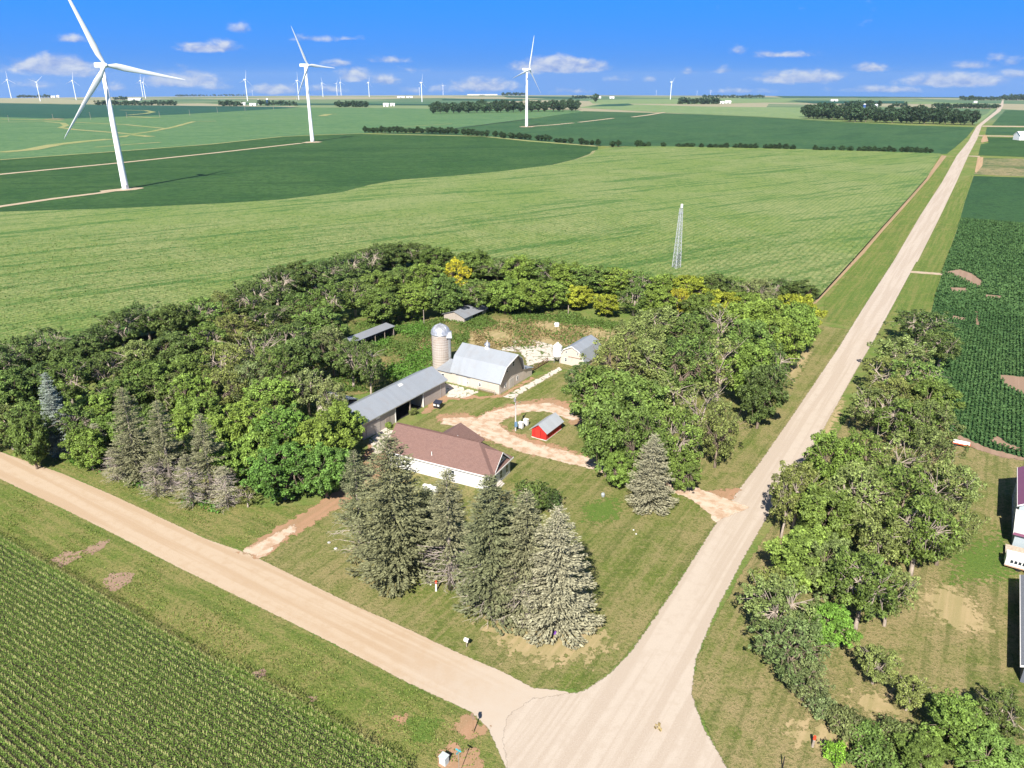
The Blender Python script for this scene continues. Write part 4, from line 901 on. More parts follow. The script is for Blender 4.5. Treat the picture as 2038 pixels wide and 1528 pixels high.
# hedge of round trees across the fields
row = []
for a, b, y0, y1, n in ((727, 840, 264, 265, 15), (852, 908, 266, 267, 8), (923, 950, 269.5, 270.5, 4), (959, 969, 271.5, 272, 2), (986, 998, 273, 274, 2), (1003, 1016, 275, 275.5, 2), (1022, 1033, 276, 276.5, 2), (1038, 1054, 277, 278, 3), (1071, 1093, 279.5, 281, 4), (1108, 1123, 283, 284.5, 3), (1136, 1136, 286, 286, 1), (1157, 1178, 288, 289, 3), (1190, 1190, 290.5, 290.5, 1), (1219, 1230, 292.5, 292.5, 2), (1268, 1281, 293, 293.5, 3), (1290, 1290, 294, 294, 1), (1320, 1320, 294.5, 294.5, 1), (1350, 1376, 295, 295, 4), (1395, 1395, 296, 296, 1), (1413, 1445, 296.5, 297, 4), (1463, 1503, 297, 298, 5), (1523, 1550, 298.5, 299, 4), (1563, 1577, 299.5, 300, 2), (1621, 1657, 301.5, 302, 4), (1675, 1691, 302.5, 303, 2), (1709, 1778, 303.5, 304.5, 8), (1794, 1851, 305, 306, 7)):
    for i in range(n):
        f = i / max(1, n - 1); row.append((a + (b - a) * f, y0 + (y1 - y0) * f))
for i, (px, py) in enumerate(row):
    p = at(px, py); m = depth(p) / F; h = random.uniform(9.5, 15) * m * (0.8 if 1345 < px < 1380 or 1105 < px < 1125 else 1)
    cr, tr, R, H = KINDS[('far', 'far2')[i % 2]]
    root = empty('hedge_tree', (p[0], p[1], terr(p[0], p[1])), random.uniform(0, 6.28), 'small round dark tree in the broken hedge line across the fields', 'tree', 'hedge line trees across the fields')
    r = random.uniform(5.2, 7.4) * m; root.scale = (r / R, r / R, h / H); link('trunk', tr, None, root); c = link('crown', cr, None, root)
    v = random.uniform(.8, 1.2); c.color = (.030 * v, .062 * v, .022 * v, 1)


def far_trees(pts, hpx, label, group, col=(0.045, 0.085, 0.04)):
    for i, (px, py) in enumerate(pts):
        p = at(px, py); m = depth(p) / F; cr, tr, R, H = KINDS[('far', 'far2')[i % 2]]
        h = hpx * m * random.uniform(.75, 1.1); r = h * random.uniform(.38, .5)
        root = empty('grove_tree', (p[0], p[1], terr(p[0], p[1])), random.uniform(0, 6.28), label, 'tree', group)
        root.scale = (r / R, r / R, h / H); link('trunk', tr, None, root); c = link('crown', cr, None, root); v = random.uniform(.75, 1.25); c.color = (col[0] * v, col[1] * v, col[2] * v, 1)


def strip(x0, x1, ya, yb, n, rows, dy):
    return [(x0 + (x1 - x0) * (i + random.uniform(-.3, .3)) / (n - 1), ya + (yb - ya) * i / (n - 1) - dy * r) for r in range(rows) for i in range(n)]


random.seed(5)
far_trees(strip(862, 1148, 226, 221, 24, 2, 3.5), 21, 'tree in the long dark grove behind the second turbine from the right', 'trees of the long middle grove')
far_trees(strip(1605, 1690, 236, 239, 9, 2, 3) + strip(1685, 1935, 242, 249, 20, 2, 4), 30, 'tree in the big dark grove left of the long road', 'trees of the big right grove', (0.04, 0.075, 0.036))
far_trees([(1185, 203)], 16, 'single far tree standing before white farm buildings', None)


def far_wood(pts, hpx, label, col=(0.04, 0.08, 0.045)):
    """a distant wood that reads as one mass"""
    Vs, Qs, Ts = [], [], []; n = 0
    for (px, py) in pts:
        p = at(px, py); m = depth(p) / F; h = hpx * m * random.uniform(.7, 1.1); r = h * .5
        for k in range(7):
            c = np.array([p[0], p[1], terr(p[0], p[1])]) + [random.uniform(-r, r) * .8, random.uniform(-r, r) * .8, h * random.uniform(.2, .85)]
            v, q, t = leafball(c, 22, r * .55, h * .16, (.7, 1.3)); Vs.append(v); Qs.append(q + n); Ts.append(t); n += len(v)
    o = link('distant_wood', np_mesh('distant_wood', np.vstack(Vs), np.vstack(Qs), np.concatenate(Ts)), leaf_mat('wood_leaf', col))
    return tag(o, label, 'wood', kind='stuff')


far_wood(strip(36, 100, 192, 192, 18, 1, 0), 6, 'far wood at the left under the horizon')
far_wood(strip(195, 350, 209, 209.5, 40, 1, 0), 9, 'far row of trees behind the leftmost big turbine')
far_wood(strip(228, 252, 199, 199, 8, 1, 0), 7, 'far trees by long white sheds at left')
far_wood(strip(438, 480, 211, 211, 14, 1, 0) + strip(516, 590, 210, 210, 12, 1, 0), 10, 'far farmstead trees left of the second turbine')
far_wood(strip(672, 730, 213, 213, 20, 1, 0), 12, 'far wood beside the white farmhouse cluster')
far_wood(strip(1352, 1430, 207, 207, 26, 1, 0), 11, 'far block of trees left of white farm sheds')
far_wood(strip(1400, 1518, 195, 194.5, 30, 1, 0), 6, 'thin far tree line under the horizon')
far_wood(strip(1140, 1178, 196, 196, 12, 1, 0), 6, 'far trees by scattered white buildings')
far_wood(strip(1002, 1042, 190, 190, 14, 1, 0), 6, 'far wood on the horizon left of the third turbine')
far_wood(strip(1682, 1750, 213, 213, 18, 1, 0), 12, 'far trees around the two silos behind the big grove')
far_wood(strip(1858, 1984, 215, 216, 36, 1, 0), 9, 'far tree belt beside the end of the long road')
far_wood(strip(1915, 1988, 199.5, 199.5, 20, 1, 0), 8, 'distant wood where the long road meets the horizon')
far_wood(strip(1993, 2038, 199, 199, 14, 1, 0), 10, 'distant trees right of the end of the road')
far_wood(strip(1775, 1802, 213, 213, 6, 1, 0), 9, 'lone far clump of trees above the big right grove')
far_wood(strip(350, 410, 190, 190, 16, 1, 0) + strip(420, 490, 190.5, 190.5, 16, 1, 0), 4, 'faint tree line on the horizon at left')

# ------------------------------------------------------------------ building materials
def siding(name, color, step=0.22, vertical=False, dirt=0.25, dirtcol=(0.25, 0.2, 0.16), rough=0.75):
    m, t = new_mat(name); o = t.obj(); sx = t.node('ShaderNodeSeparateXYZ'); t.l.new(o, sx.inputs[0])
    a = t.math('ADD', sx.outputs[0], sx.outputs[1]) if vertical else sx.outputs[2]
    w = t.math('FRACT', t.math('DIVIDE', a, step)); g = t.ramp(w, 0.0, 0.14)
    n = t.noise(t.mapping(o, scale=(1, 1, .35)), 0.9, 5, 0.65); n2 = t.noise(o, 5, 4, 0.7)
    c = t.mix(t.ramp(n, .48, .78, 0, dirt * 2), color, dirtcol); c = t.mix(t.ramp(n2, .5, .8, 0, dirt), c, dirtcol)
    c = t.mix(g, tuple(x * .62 for x in color), c)
    finish(t, principled(t, c, rough, 0, t.bump(w, .35, .03))); return m


def roofing(name, color, metal=0.35, rough=0.42, step=0.3, axis=0, rust=0.15, rustcol=(0.30, 0.22, 0.17)):
    m, t = new_mat(name); o = t.obj(); sx = t.node('ShaderNodeSeparateXYZ'); t.l.new(o, sx.inputs[0])
    w = t.math('SINE', t.math('MULTIPLY', sx.outputs[axis], 6.2832 / step))
    pan = t.math('FLOOR', t.math('DIVIDE', sx.outputs[axis], 0.9)); wn = t.node('ShaderNodeTexWhiteNoise', noise_dimensions='1D'); t.l.new(pan, wn.inputs['W'])
    n = t.noise(o, 0.5, 5, 0.65); n2 = t.noise(t.mapping(o, scale=(1, 1, .2)), 2.5, 4, 0.7)
    c = t.mix(t.ramp(n, .45, .75, 0, rust), color, rustcol); c = t.mix(t.ramp(n2, .5, .8, 0, .25), c, tuple(x * .7 for x in color))
    c = t.mix(t.ramp(wn.outputs[0], 0, 1, 0, .14), c, tuple(x * .6 for x in color))
    finish(t, principled(t, c, rough, metal, t.bump(w, .3, .02))); return m


M_tin = roofing('galvanised_roof', (0.40, 0.43, 0.47)); M_tin_y = roofing('galvanised_roof_along', (0.40, 0.43, 0.47), axis=1)
M_tin_old = roofing('dull_tin_roof', (0.36, 0.38, 0.42), axis=1, rust=.3)
M_white = siding('white_boards', (0.56, 0.50, 0.43), .2, False, .2, (0.36, 0.30, 0.25)); M_house = siding('white_siding', (0.66, 0.655, 0.64), .18, False, .06)
M_greyboard = siding('weathered_boards', (0.40, 0.35, 0.31), .22, False, .3, (0.26, 0.22, 0.2)); M_shedwall = siding('pinkish_grey_metal', (0.42, 0.37, 0.335), .3, True, .25, (0.33, 0.26, 0.22))
M_redw = siding('red_boards', (0.46, 0.024, 0.02), .22, True, .12, (0.4, 0.05, 0.04)); M_trim = simple('white_trim', (0.80, 0.79, 0.77), .5, 0, .05)
M_dark = simple('dark_interior', (0.02, 0.018, 0.018), .9); M_glass = simple('window_glass', (0.03, 0.04, 0.05), .08, 0, .1, spec=.6)
M_steel = simple('galvanised_steel', (0.55, 0.57, 0.60), .35, .7, .1); M_mast = simple('bright_galvanised', (0.45, 0.47, 0.51), .5, .1, .08); M_post = simple('wood_post', (0.34, 0.28, 0.23), .9, 0, .2)
M_turb = simple('turbine_white', (0.84, 0.85, 0.88), .35, 0, .03); M_black = simple('black_plastic', (0.016, 0.017, 0.022), .3, 0, .1, spec=.5)
M_rust = simple('rusty_steel', (0.22, 0.11, 0.07), .8, .2, .3)
m_, t_ = new_mat('brown_shingles')
_w = t_.node('ShaderNodeTexBrick'); t_.l.new(t_.mapping(t_.obj(), scale=(1, 1, 1)), _w.inputs['Vector']); _w.inputs['Scale'].default_value = 1.0
_w.inputs['Brick Width'].default_value = .4; _w.inputs['Row Height'].default_value = .18; _w.inputs['Mortar Size'].default_value = .012
_w.inputs['Color1'].default_value = (.205, .125, .110, 1); _w.inputs['Color2'].default_value = (.165, .10, .09, 1); _w.inputs['Mortar'].default_value = (.11, .06, .05, 1)
_n = t_.noise(t_.obj(), 6, 4, .8); _n1 = t_.noise(t_.obj(), .5, 4, .6)
finish(t_, principled(t_, t_.mix(t_.ramp(_n1, .4, .7, 0, .35), t_.mix(t_.ramp(_n, .4, .75, 0, .5), _w.outputs[0], (.24, .15, .125)), (.18, .105, .09)), .92, 0, t_.bump(_n, .5, .04)))
M_shingle = m_


def site(px, py, dz=0.0):
    p = at(px, py); return (p[0], p[1], terr(p[0], p[1]) + dz)


def local(root, x, y, z=0):
    c, s = math.cos(root.rotation_euler[2]), math.sin(root.rotation_euler[2]); l = root.location
    return (l.x + x * c - y * s, l.y + x * s + y * c, l.z + z)


def window(par, x0, x1, y, z0, z1, axis='y', frame=M_trim, out=-1):
    """window in a wall: axis 'y' = wall at constant y facing -y, 'x' = wall at constant x facing +x (out sets which side)"""
    fm, gm = MB(), MB(); t = .07; a, b = .03, .05
    def bx(m, u0, u1, w0, w1, d0, d1):
        d0, d1 = sorted((y + out * d0, y + out * d1))
        if axis == 'y': m.box(u0, u1, d0, d1, w0, w1)
        else: m.box(d0, d1, u0, u1, w0, w1)
    bx(fm, x0 - t, x0, z0 - t, z1 + t, .003, b); bx(fm, x1, x1 + t, z0 - t, z1 + t, .003, b); bx(fm, x0, x1, z1, z1 + t, .003, b); bx(fm, x0, x1, z0 - t, z0, .003, b + .02)
    bx(fm, x0, x1, (z0 + z1) / 2 - .025, (z0 + z1) / 2 + .025, .026, b)
    bx(gm, x0, x1, z0, z1, .003, .024)
    f = fm.build('window', frame, par); gm.build('pane', M_glass, f); return f


# ------------------------------------------------------------------ gambrel barn
B = empty('barn', site(993.7, 785.5, -.05), -AX, 'white gambrel barn with wide grey tin roof and small cupola', 'barn')
def gambrel(W, e0, e1, by, bz, py, pz, by2): return [(0, 0), (W, 0), (W, e1), (by2, bz), (py, pz), (by, bz), (0, e0)]
prof = [(0, 0), (10, 0), (10, 3.2), (8.35, 6.3), (5, 8.4), (1.65, 6.3), (0, 3.1)]
MB().slab([(0, y, z) for y, z in prof], (-13.2, 0, 0)).build('wall', M_white, B)
mb = MB(); rp = [(-.35, 2.75), (1.6, 6.38), (5, 8.52), (8.4, 6.38), (10.35, 2.9)]
for i in range(4):
    (y0, z0), (y1, z1) = rp[i], rp[i + 1]; L = 1.9 if i in (1, 2) else .45
    L0, L1 = (.45, 1.0) if i == 0 else (1.0, 1.9) if i == 1 else (1.9, 1.0) if i == 2 else (1.0, .45)
    mb.slab([(L0, y0, z0 + .02), (L1, y1, z1 + .02), (-13.6, y1, z1 + .02), (-13.6, y0, z0 + .02)], (0, 0, .09))
roof = mb.build('roof', M_tin, B)
mb = MB()
for i in range(4):
    (y0, z0), (y1, z1) = rp[i], rp[i + 1]; L0, L1 = [(.47, 1.02), (1.02, 1.92), (1.92, 1.02), (1.02, .47)][i]
    mb.slab([(L0, y0, z0 - .12), (L1, y1, z1 - .12), (L1, y1, z1 + .12), (L0, y0, z0 + .12)], (.05, 0, 0))
mb.build('rake_board', M_trim, roof)
cu = MB().box(-6.9, -6.1, 4.6, 5.4, 8.2, 9.3).build('cupola', M_trim, roof)
MB().lathe([(.75, 9.3), (.68, 9.55), (.42, 9.85), (.12, 10.0), (.05, 10.5)], 14, (-6.5, 5)).build('cupola_cap', M_steel, cu, smooth=True)
MB().slab([(0, 10.02, 0), (0, 14.4, 0), (0, 14.4, 1.9), (0, 10.02, 2.9)], (-12.8, 0, 0)).build('lean_to', M_white, B)
MB().slab([(.35, 9.98, 3.06), (.35, 14.75, 1.92), (-13.1, 14.75, 1.92), (-13.1, 9.98, 3.06)], (0, 0, .09)).build('lean_to_roof', M_tin, B)
MB().slab([(-13.22, .02, 0), (-13.22, 5.5, 0), (-13.22, 5.5, 3.3), (-13.22, .02, 2.6)], (-4.2, 0, 0)).build('milk_room', M_white, B)
MB().slab([(-13.25, -.35, 2.62), (-13.25, 5.7, 3.42), (-17.7, 5.7, 3.42), (-17.7, -.35, 2.62)], (0, 0, .09)).build('milk_room_roof', M_tin, B)
for (y, z, w, h) in ((5.6, 5.1, .7, 1.2), (2.2, 1.1, .6, .9), (7.4, 1.1, .6, .9), (3.1, 4.4, .5, .9)): window(B, y, y + w, 0, z, z + h, 'x', M_trim, 1)
for (x, z, w, h) in ((-16.2, 1.1, .7, .7), (-5.6, 1.0, .55, .7), (-8.9, .9, .4, .4)): window(B, x, x + w, 0, z, z + h, 'y', M_trim, -1)
d = MB().box(-11.6, -8.0 - .9, -.09, -.004, .1, 2.35).build('sliding_door', siding('door_boards', (0.66, 0.59, 0.50), .3, True, .2), B); MB().box(-12, -7.9, -.14, -.02, 2.38, 2.5).build('door_track', M_steel, d)
MB().box(.004, .07, 4.1, 6.2, .05, 2.3).build('door', siding('grey_door', (0.50, 0.47, 0.42), .25, True, .3), B)
MB().box(.004, .06, 5.0, 5.9, .1, .8).build('door_patch', M_rust, B) if False else None
MB().box(-13.2, .03, -.03, -.004, -.1, .35).box(.004, .03, -.03, 10, -.1, .35).build('foundation', simple('stained_concrete', (0.42, 0.36, 0.31), .9, 0, .3), B)

# gate and corral rails by the barn
g = empty('farm_gate', local(B, -5.2, -1.0), -AX, 'tubular steel gate panel in front of the barn wall', 'gate')
mb = MB()
for z in (.3, .6, .9, 1.2): mb.tube([(0, 0, z), (4.6, 0, z)], .035, 6)
mb.build('rails', M_rust, g); MB().tube([(0, 0, 0), (0, 0, 1.4)], .06, 6).build('post', M_post, g); MB().tube([(4.6, 0, 0), (4.6, 0, 1.4)], .06, 6).build('post', M_post, g)
g = empty('corral_fence', local(B, -1.0, 15.0), -AX, 'rust brown corral fence from the barn towards the small barn', 'fence')
mb = MB()
for z in (.4, .8, 1.2): mb.box(-.04, .04, 0, 9, z - .07, z + .07)
mb.build('rails', M_rust, g)
for k in range(5): MB().box(-.17, -.05, k * 2.2 - .06, k * 2.2 + .06, -.2, 1.5).build('post', M_post, g)

# silo
S = empty('silo', site(879.5, 733), 0, 'tall stave silo with ribbed metal dome beside the barn', 'silo')
m_, t_ = new_mat('silo_staves'); o_ = t_.obj(); sx_ = t_.node('ShaderNodeSeparateXYZ'); t_.l.new(o_, sx_.inputs[0])
ang = t_.math('ARCTAN2', sx_.outputs[1], sx_.outputs[0]); st = t_.math('FRACT', t_.math('MULTIPLY', ang, 30 / 6.2832)); hz = t_.math('FRACT', t_.math('DIVIDE', sx_.outputs[2], .75))
g_ = t_.math('MINIMUM', t_.ramp(st, 0, .12), t_.ramp(hz, 0, .10)); n_ = t_.noise(t_.mapping(o_, scale=(1, 1, .4)), 1.2, 5, .7)
c_ = t_.mix(t_.ramp(n_, .5, .75, 0, .6), (0.46, 0.42, 0.385), (0.40, 0.30, 0.22)); c_ = t_.mix(g_, (0.27, 0.21, 0.17), c_)
finish(t_, principled(t_, c_, .85, 0, t_.bump(g_, .4, .03)))
MB().lathe([(2.22, -.3), (2.22, 9.1)], 40).build('wall', m_, S)
mb = MB()
for k in range(14):
    z = .5 + k * .62; mb.tube([(2.24 * math.cos(a), 2.24 * math.sin(a), z) for a in np.linspace(0, 6.2832, 33)], .022, 4, False)
mb.build('hoops', M_rust, S)
mb = MB().lathe([(2.34, 9.05), (2.34, 9.2)] + [(2.3 * math.cos(a), 9.2 + 2.25 * math.sin(a)) for a in np.linspace(0.02, 1.5, 9)], 40)
dome = mb.build('dome', simple('dome_metal', (0.50, 0.51, 0.54), .38, .55, .18, 1.5), S, smooth=True)
mb = MB()
for k in range(20):
    th = k * math.pi / 10; mb.tube([(2.33 * math.cos(a) * math.cos(th), 2.33 * math.cos(a) * math.sin(th), 9.2 + 2.28 * math.sin(a)) for a in np.linspace(0.02, 1.45, 8)], .03, 4, False)
mb.build('ribs', M_steel, dome)
MB().lathe([(.35, 11.42), (.35, 11.6), (.1, 11.75)], 12).build('vent_cap', M_steel, dome)
mb = MB().tube([(2.55 * .86, -2.55 * .5 + 0, .2), (2.55 * .86, -2.55 * .5, 8.9)], .38, 12); mb.build('chute', M_steel, S)
MB().slab([(1.5, -2.2, 8.6), (2.9, -2.2, 8.6), (2.7, -1.0, 9.7), (1.7, -1.0, 9.7)], (0, .9, .1)).build('chute_hood', M_steel, S)

# machine shed
Q = empty('machine_shed', site(887, 790, -.05), -AX, 'long grey machine shed with two open bays facing the yard', 'shed')
xf, xr, xb, ye, yw = -.75, -4.7, -8.8, 1.0, -26.0; ze, zr = 3.9, 6.0
mb = MB()
mb.box(xf - .12, xf, -7.0, ye, 0, ze - .1).box(xf - .12, xf, yw, -16.2, 0, ze - .1).box(xf - .12, xf, -16.2, -7.0, 3.55, ze - .1)
mb.box(xb, xb + .12, yw, ye, 0, ze - .1)
for y in (ye - .12, yw): mb.slab([(xf - .125, y, 0), (xf - .125, y, ze - .12), (xr, y, zr - .12), (xb + .125, y, ze - .12), (xb + .125, y, 0)], (0, .12, 0))
mb.box(xb + .13, xf - .13, -16.25, -16.13, 0, ze - .2).box(xb + .13, xf - .13, -7.05, -6.93, 0, ze - .2)
mb.build('wall', M_shedwall, Q)
mb = MB(); mb.slab([(xf + .45, yw - .4, ze - .24), (xf + .45, ye + .4, ze - .24), (xr, ye + .4, zr), (xr, yw - .4, zr)], (0, 0, .1)); mb.slab([(xr, yw - .4, zr), (xr, ye + .4, zr), (xb - .45, ye + .4, ze - .24), (xb - .45, yw - .4, ze - .24)], (0, 0, .1))
rf = mb.build('roof', M_tin_y, Q)
MB().slab([(xf + .5, yw - .42, ze - .15), (xf + .5, yw + 1.5, ze - .15), (xf - 2.2, yw + .9, ze + 1.27), (xf - 2.2, yw - .42, ze + 1.27)], (0, 0, .06)).build('roof_patch', simple('blue_sheet', (0.05, 0.16, 0.42), .5), rf)
MB().slab([(xr + 1.0, -11, zr - .38), (xr + 1.0, -9.8, zr - .38), (xr + .45, -9.8, zr - .09), (xr + .45, -11, zr - .09)], (0, 0, .025)).build('skylight', M_trim, rf)
MB().box(xf + .40, xf + .48, yw - .4, ye + .4, ze - .36, ze - .2).build('gutter', M_steel, rf)
MB().box(xb + .14, xf - .2, -16.1, -7.06, -.1, .07).build('floor', M_dark, Q); MB().box(-4.9, -4.8, -16.1, -7.06, .08, 3.7).build('bay_shade_panel', M_dark, Q)  # near-black floor and added upright panel: the open bays' shade put into colour
MB().box(xf - .1, xf + .12, -11.6, -11.35, 0, ze - .1).build('post', M_post, Q)
MB().box(xf - .1, xf + .1, -7.1, -6.9, 0, ze - .3).build('post', M_trim, Q); MB().box(xf - .1, xf + .1, -16.3, -16.1, 0, ze - .3).build('post', M_trim, Q)
d = MB().box(xf + .004, xf + .06, -19.2, -18.0, .05, 2.2).build('door', siding('shed_door', (0.36, 0.30, 0.27), .3, True, .25), Q); MB().box(xf + .06, xf + .12, -18.25, -18.15, 1.0, 1.12).build('handle', M_steel, d)
MB().box(xf + .004, xf + .07, -24.9, -21.0, .05, 2.7).build('garage_door', siding('garage_panels', (0.50, 0.45, 0.41), .55, False, .2), Q)
MB().box(xf + .004, xf + .05, -22.0, -20.8, 2.9, 3.4).build('sign_board', M_trim, Q)
MB().box(xf + .004, xf + .08, -.95, -.85, .02, ze - .3).build('downpipe', M_steel, Q)

w = empty('white_roofed_shed', local(Q, -17.5, -22, 0), -AX, 'white roofed shed behind the machine shed, mostly hidden by trees', 'shed')
MB().box(0, 7, 0, 5, 0, 3.2).build('wall', M_white, w)
MB().slab([(-.3, -.3, 3.25), (7.3, -.3, 3.25), (7.3, 2.5, 4.3), (-.3, 2.5, 4.3)], (0, 0, .09)).slab([(-.3, 2.5, 4.3), (7.3, 2.5, 4.3), (7.3, 5.3, 3.25), (-.3, 5.3, 3.25)], (0, 0, .09)).build('roof', simple('white_roof', (0.72, 0.71, 0.70), .5, 0, .12), w)

# red shed
r = empty('red_shed', site(1087, 877.5), -AX, 'small bright red shed with pale metal gable roof', 'shed')
MB().slab([(-3.3, 0, .12), (0, 0, .12), (0, 0, 1.85), (-1.65, 0, 3.1), (-3.3, 0, 1.85)], (0, 6.2, 0)).build('wall', M_redw, r)
MB().box(-3.35, .05, -.05, 6.25, -.2, .16).build('foundation', simple('pale_concrete', (0.6, 0.57, 0.53), .9, 0, .2), r)
MB().slab([(.4, -.35, 1.66), (.4, 6.6, 1.66), (-1.65, 6.6, 3.22), (-1.65, -.35, 3.22)], (0, 0, .07)).slab([(-1.65, -.35, 3.22), (-1.65, 6.6, 3.22), (-3.75, 6.6, 1.66), (-3.75, -.35, 1.66)], (0, 0, .07)).build('roof', roofing('pale_tin', (0.44, 0.47, 0.51), .2, .45, .3, 1, .05), r)
d = MB().box(-2.5, -1.4, -.06, -.004, .16, 1.95).build('door', siding('red_door', (0.52, 0.035, 0.025), .3, True, .1), r); MB().box(-1.36, -1.3, -.065, -.004, .16, 2.0).box(-2.56, -2.52, -.065, -.004, .16, 2.0).build('door_frame', simple('dark_red', (0.25, 0.02, 0.015), .6), d)

# farmhouse
h = empty('farmhouse', (-3.45, 111.0, -.05), -AX + R_(6), 'white farmhouse with large brown shingle roof and gable windows', 'house')
hx0, hy1 = -21.8, 8.4; e = 3.15; ry, rz = 4.35, 7.0; hip = -4.9
MB().box(hx0, -.45, .45, hy1 - .45, 0, e).slab([(hx0, .46, e), (hx0, hy1 - .46, e), (hx0, ry, rz - .55)], (.1, 0, 0)).build('wall', M_house, h)
mb = MB(); v = [(hx0 - .5, 0, e), (0, 0, e), (0, hy1, e), (hx0 - .5, hy1, e), (hx0 - .5, ry, rz), (hip, ry, rz)]
t = .14
mb.add(v + [(a, b, c - t) for a, b, c in v], [(0, 1, 5, 4), (2, 3, 4, 5), (1, 2, 5), (6, 10, 11, 7), (8, 11, 10, 9), (7, 11, 8), (0, 6, 7, 1), (1, 7, 8, 2), (2, 8, 9, 3), (0, 4, 10, 6), (4, 3, 9, 10)])
roof = mb.build('roof', M_shingle, h)
# wing towards the yard, with its own hip
wy = 12.4; wz = 6.35; w0, w1 = -16.6, -8.0
mb = MB(); v = [(w0, hy1 - 2.2, e + .02), (w1, hy1 - 2.2, e + .02), (w1, wy, e + .02), (w0, wy, e + .02), ((w0 + w1) / 2, 5.9, wz), ((w0 + w1) / 2, wy - 1.5, wz)]
mb.add(v + [(a, b, c - t) for a, b, c in v], [(1, 2, 5, 4), (2, 3, 5), (3, 0, 4, 5), (7, 10, 11, 8), (8, 11, 9), (9, 11, 10, 6), (1, 7, 8, 2), (2, 8, 9, 3), (3, 9, 6, 0), (0, 6, 10, 4), (4, 10, 7, 1)])
mb.build('wing_roof', M_shingle, roof)
MB().box(w0 + .45, w1 - .45, hy1 - .44, wy - .45, 0, e - .1).build('wing_wall', M_house, h)
# gable that breaks through the hip, windows under it, pent roof below
gy0, gy1, gz = 1.5, 7.2, 5.9; gm = (gy0 + gy1) / 2
MB().slab([(-.62, gy0 + .25, e + .3), (-.62, gy1 - .25, e + .3), (-.62, gm, gz - .28)], (-.1, 0, 0)).build('gable_wall', M_house, h)
mb = MB()
mb.slab([(-.1, gy0 - .1, e + .22), (-.1, gm, gz), (-4.2, gm, gz), (-.9, gy0 - .1, e + .22)], (0, 0, .1)); mb.slab([(-.1, gm, gz), (-.1, gy1 + .1, e + .22), (-.9, gy1 + .1, e + .22), (-4.2, gm, gz)], (0, 0, .1))
gr = mb.build('gable_roof', M_shingle, roof)
MB().slab([(-.08, gy0 - .1, e + .06), (-.08, gm, gz - .16), (-.08, gm, gz + .1), (-.08, gy0 - .1, e + .3)], (.05, 0, 0)).slab([(-.08, gy1 + .1, e + .06), (-.08, gm, gz - .16), (-.08, gm, gz + .1), (-.08, gy1 + .1, e + .3)], (.05, 0, 0)).build('rake_board', M_trim, gr)
for y in (gm - .95, gm + .1): window(h, y, y + .8, -.62, 3.95, 5.0, 'x', M_trim, 1)
mb = MB().box(hx0 - .55, .06, -.07, -.004, e - .2, e + .02).box(.004, .07, -.07, hy1 + .05, e - .2, e + .02); mb.build('fascia', M_trim, roof)
window(h, -8.6, -7.7, .45, 1.2, 2.35); window(h, -8.2, -7.5, .45, .1, .55); window(h, -12.0, -11.75, .45, 1.9, 2.25); window(h, -11.55, -11.3, .45, 1.9, 2.25); window(h, -18.0, -17.1, .45, 1.2, 2.35)
for y in (1.6, 3.9, 6.2): window(h, y, y + .75, -.45, .75, 2.35, 'x', M_trim, 1)
d = MB().box(-.44, -.38, 2.75, 3.6, .1, 2.2).build('door', M_trim, h)
MB().tube([(-12.6, 1.0, 3.8), (-12.6, 1.0, 4.75)], .07, 8).build('vent_pipe', M_trim, roof); MB().tube([(-9.6, 5.2, 6.2), (-9.6, 5.2, 6.75)], .07, 8).build('vent_pipe', M_trim, roof)
MB().slab([(-22, 4.15, rz + .02), (hip, 4.15, rz + .02), (hip, 4.35, rz + .1), (-22, 4.35, rz + .1)], (0, 0, .05)).slab([(-22, 4.55, rz + .02), (hip, 4.55, rz + .02), (hip, 4.35, rz + .1), (-22, 4.35, rz + .1)], (0, 0, .05)).build('ridge_cap', simple('ridge_shingle', (.13, .075, .065), .9), roof)
st = MB()
for k in range(3): st.box(-.4 + .3 * k, -.4 + .3 * k + .3, 2.5, 3.9, -.1, .55 - .17 * k)
st.build('steps', simple('step_concrete', (.55, .5, .45), .9), h)

# small gambrel barn with feed bin
G = empty('small_barn', site(1113, 722, -.05), -AX, 'small white gambrel barn beside the white feed bin', 'barn')
pr = [(0, 0), (7, 0), (7, 1.5), (5.7, 3.9), (3.5, 5.0), (1.3, 3.9), (0, 1.5)]
MB().slab([(x, 0, z) for x, z in pr], (0, 10.2, 0)).build('wall', M_white, G)
mb = MB(); rp = [(-.3, 1.2), (1.25, 3.98), (3.5, 5.1), (5.75, 3.98), (7.3, 1.2)]
for i in range(4):
    (x0, z0), (x1, z1) = rp[i], rp[i + 1]; mb.slab([(x0, -.3, z0 + .02), (x1, -.3, z1 + .02), (x1, 10.5, z1 + .02), (x0, 10.5, z0 + .02)], (0, 0, .08))
rf = mb.build('roof', M_tin_y, G)
mb = MB()
for i in range(4):
    (x0, z0), (x1, z1) = rp[i], rp[i + 1]; mb.slab([(x0, -.32, z0 - .12), (x1, -.32, z1 - .12), (x1, -.32, z1 + .14), (x0, -.32, z0 + .14)], (0, -.05, 0))
mb.build('rake_board', M_trim, rf)
window(G, 1.6, 2.1, 0, .9, 1.7); window(G, 1.7, 2.1, 0, 3.1, 3.6); window(G, 4.9, 5.3, 0, 3.1, 3.6)
MB().box(3.0, 5.6, -.08, -.004, .05, 2.2).build('door', M_white, G); MB().box(2.6, 6.1, -.13, -.02, 2.22, 2.34).build('door_track', M_rust, G)
b = empty('feed_bin', site(1109, 721), 0, 'white hopper-bottomed feed bin on legs left of the small barn', 'feed bin')
M_bin = simple('bin_white', (0.78, 0.78, 0.77), .4, .1, .06)
MB().lathe([(.2, .7), (1.18, 1.8), (1.18, 4.3), (1.0, 4.55), (.28, 5.2), (.28, 5.35), (.02, 5.42)], 24).build('tank', M_bin, b)
mb = MB()
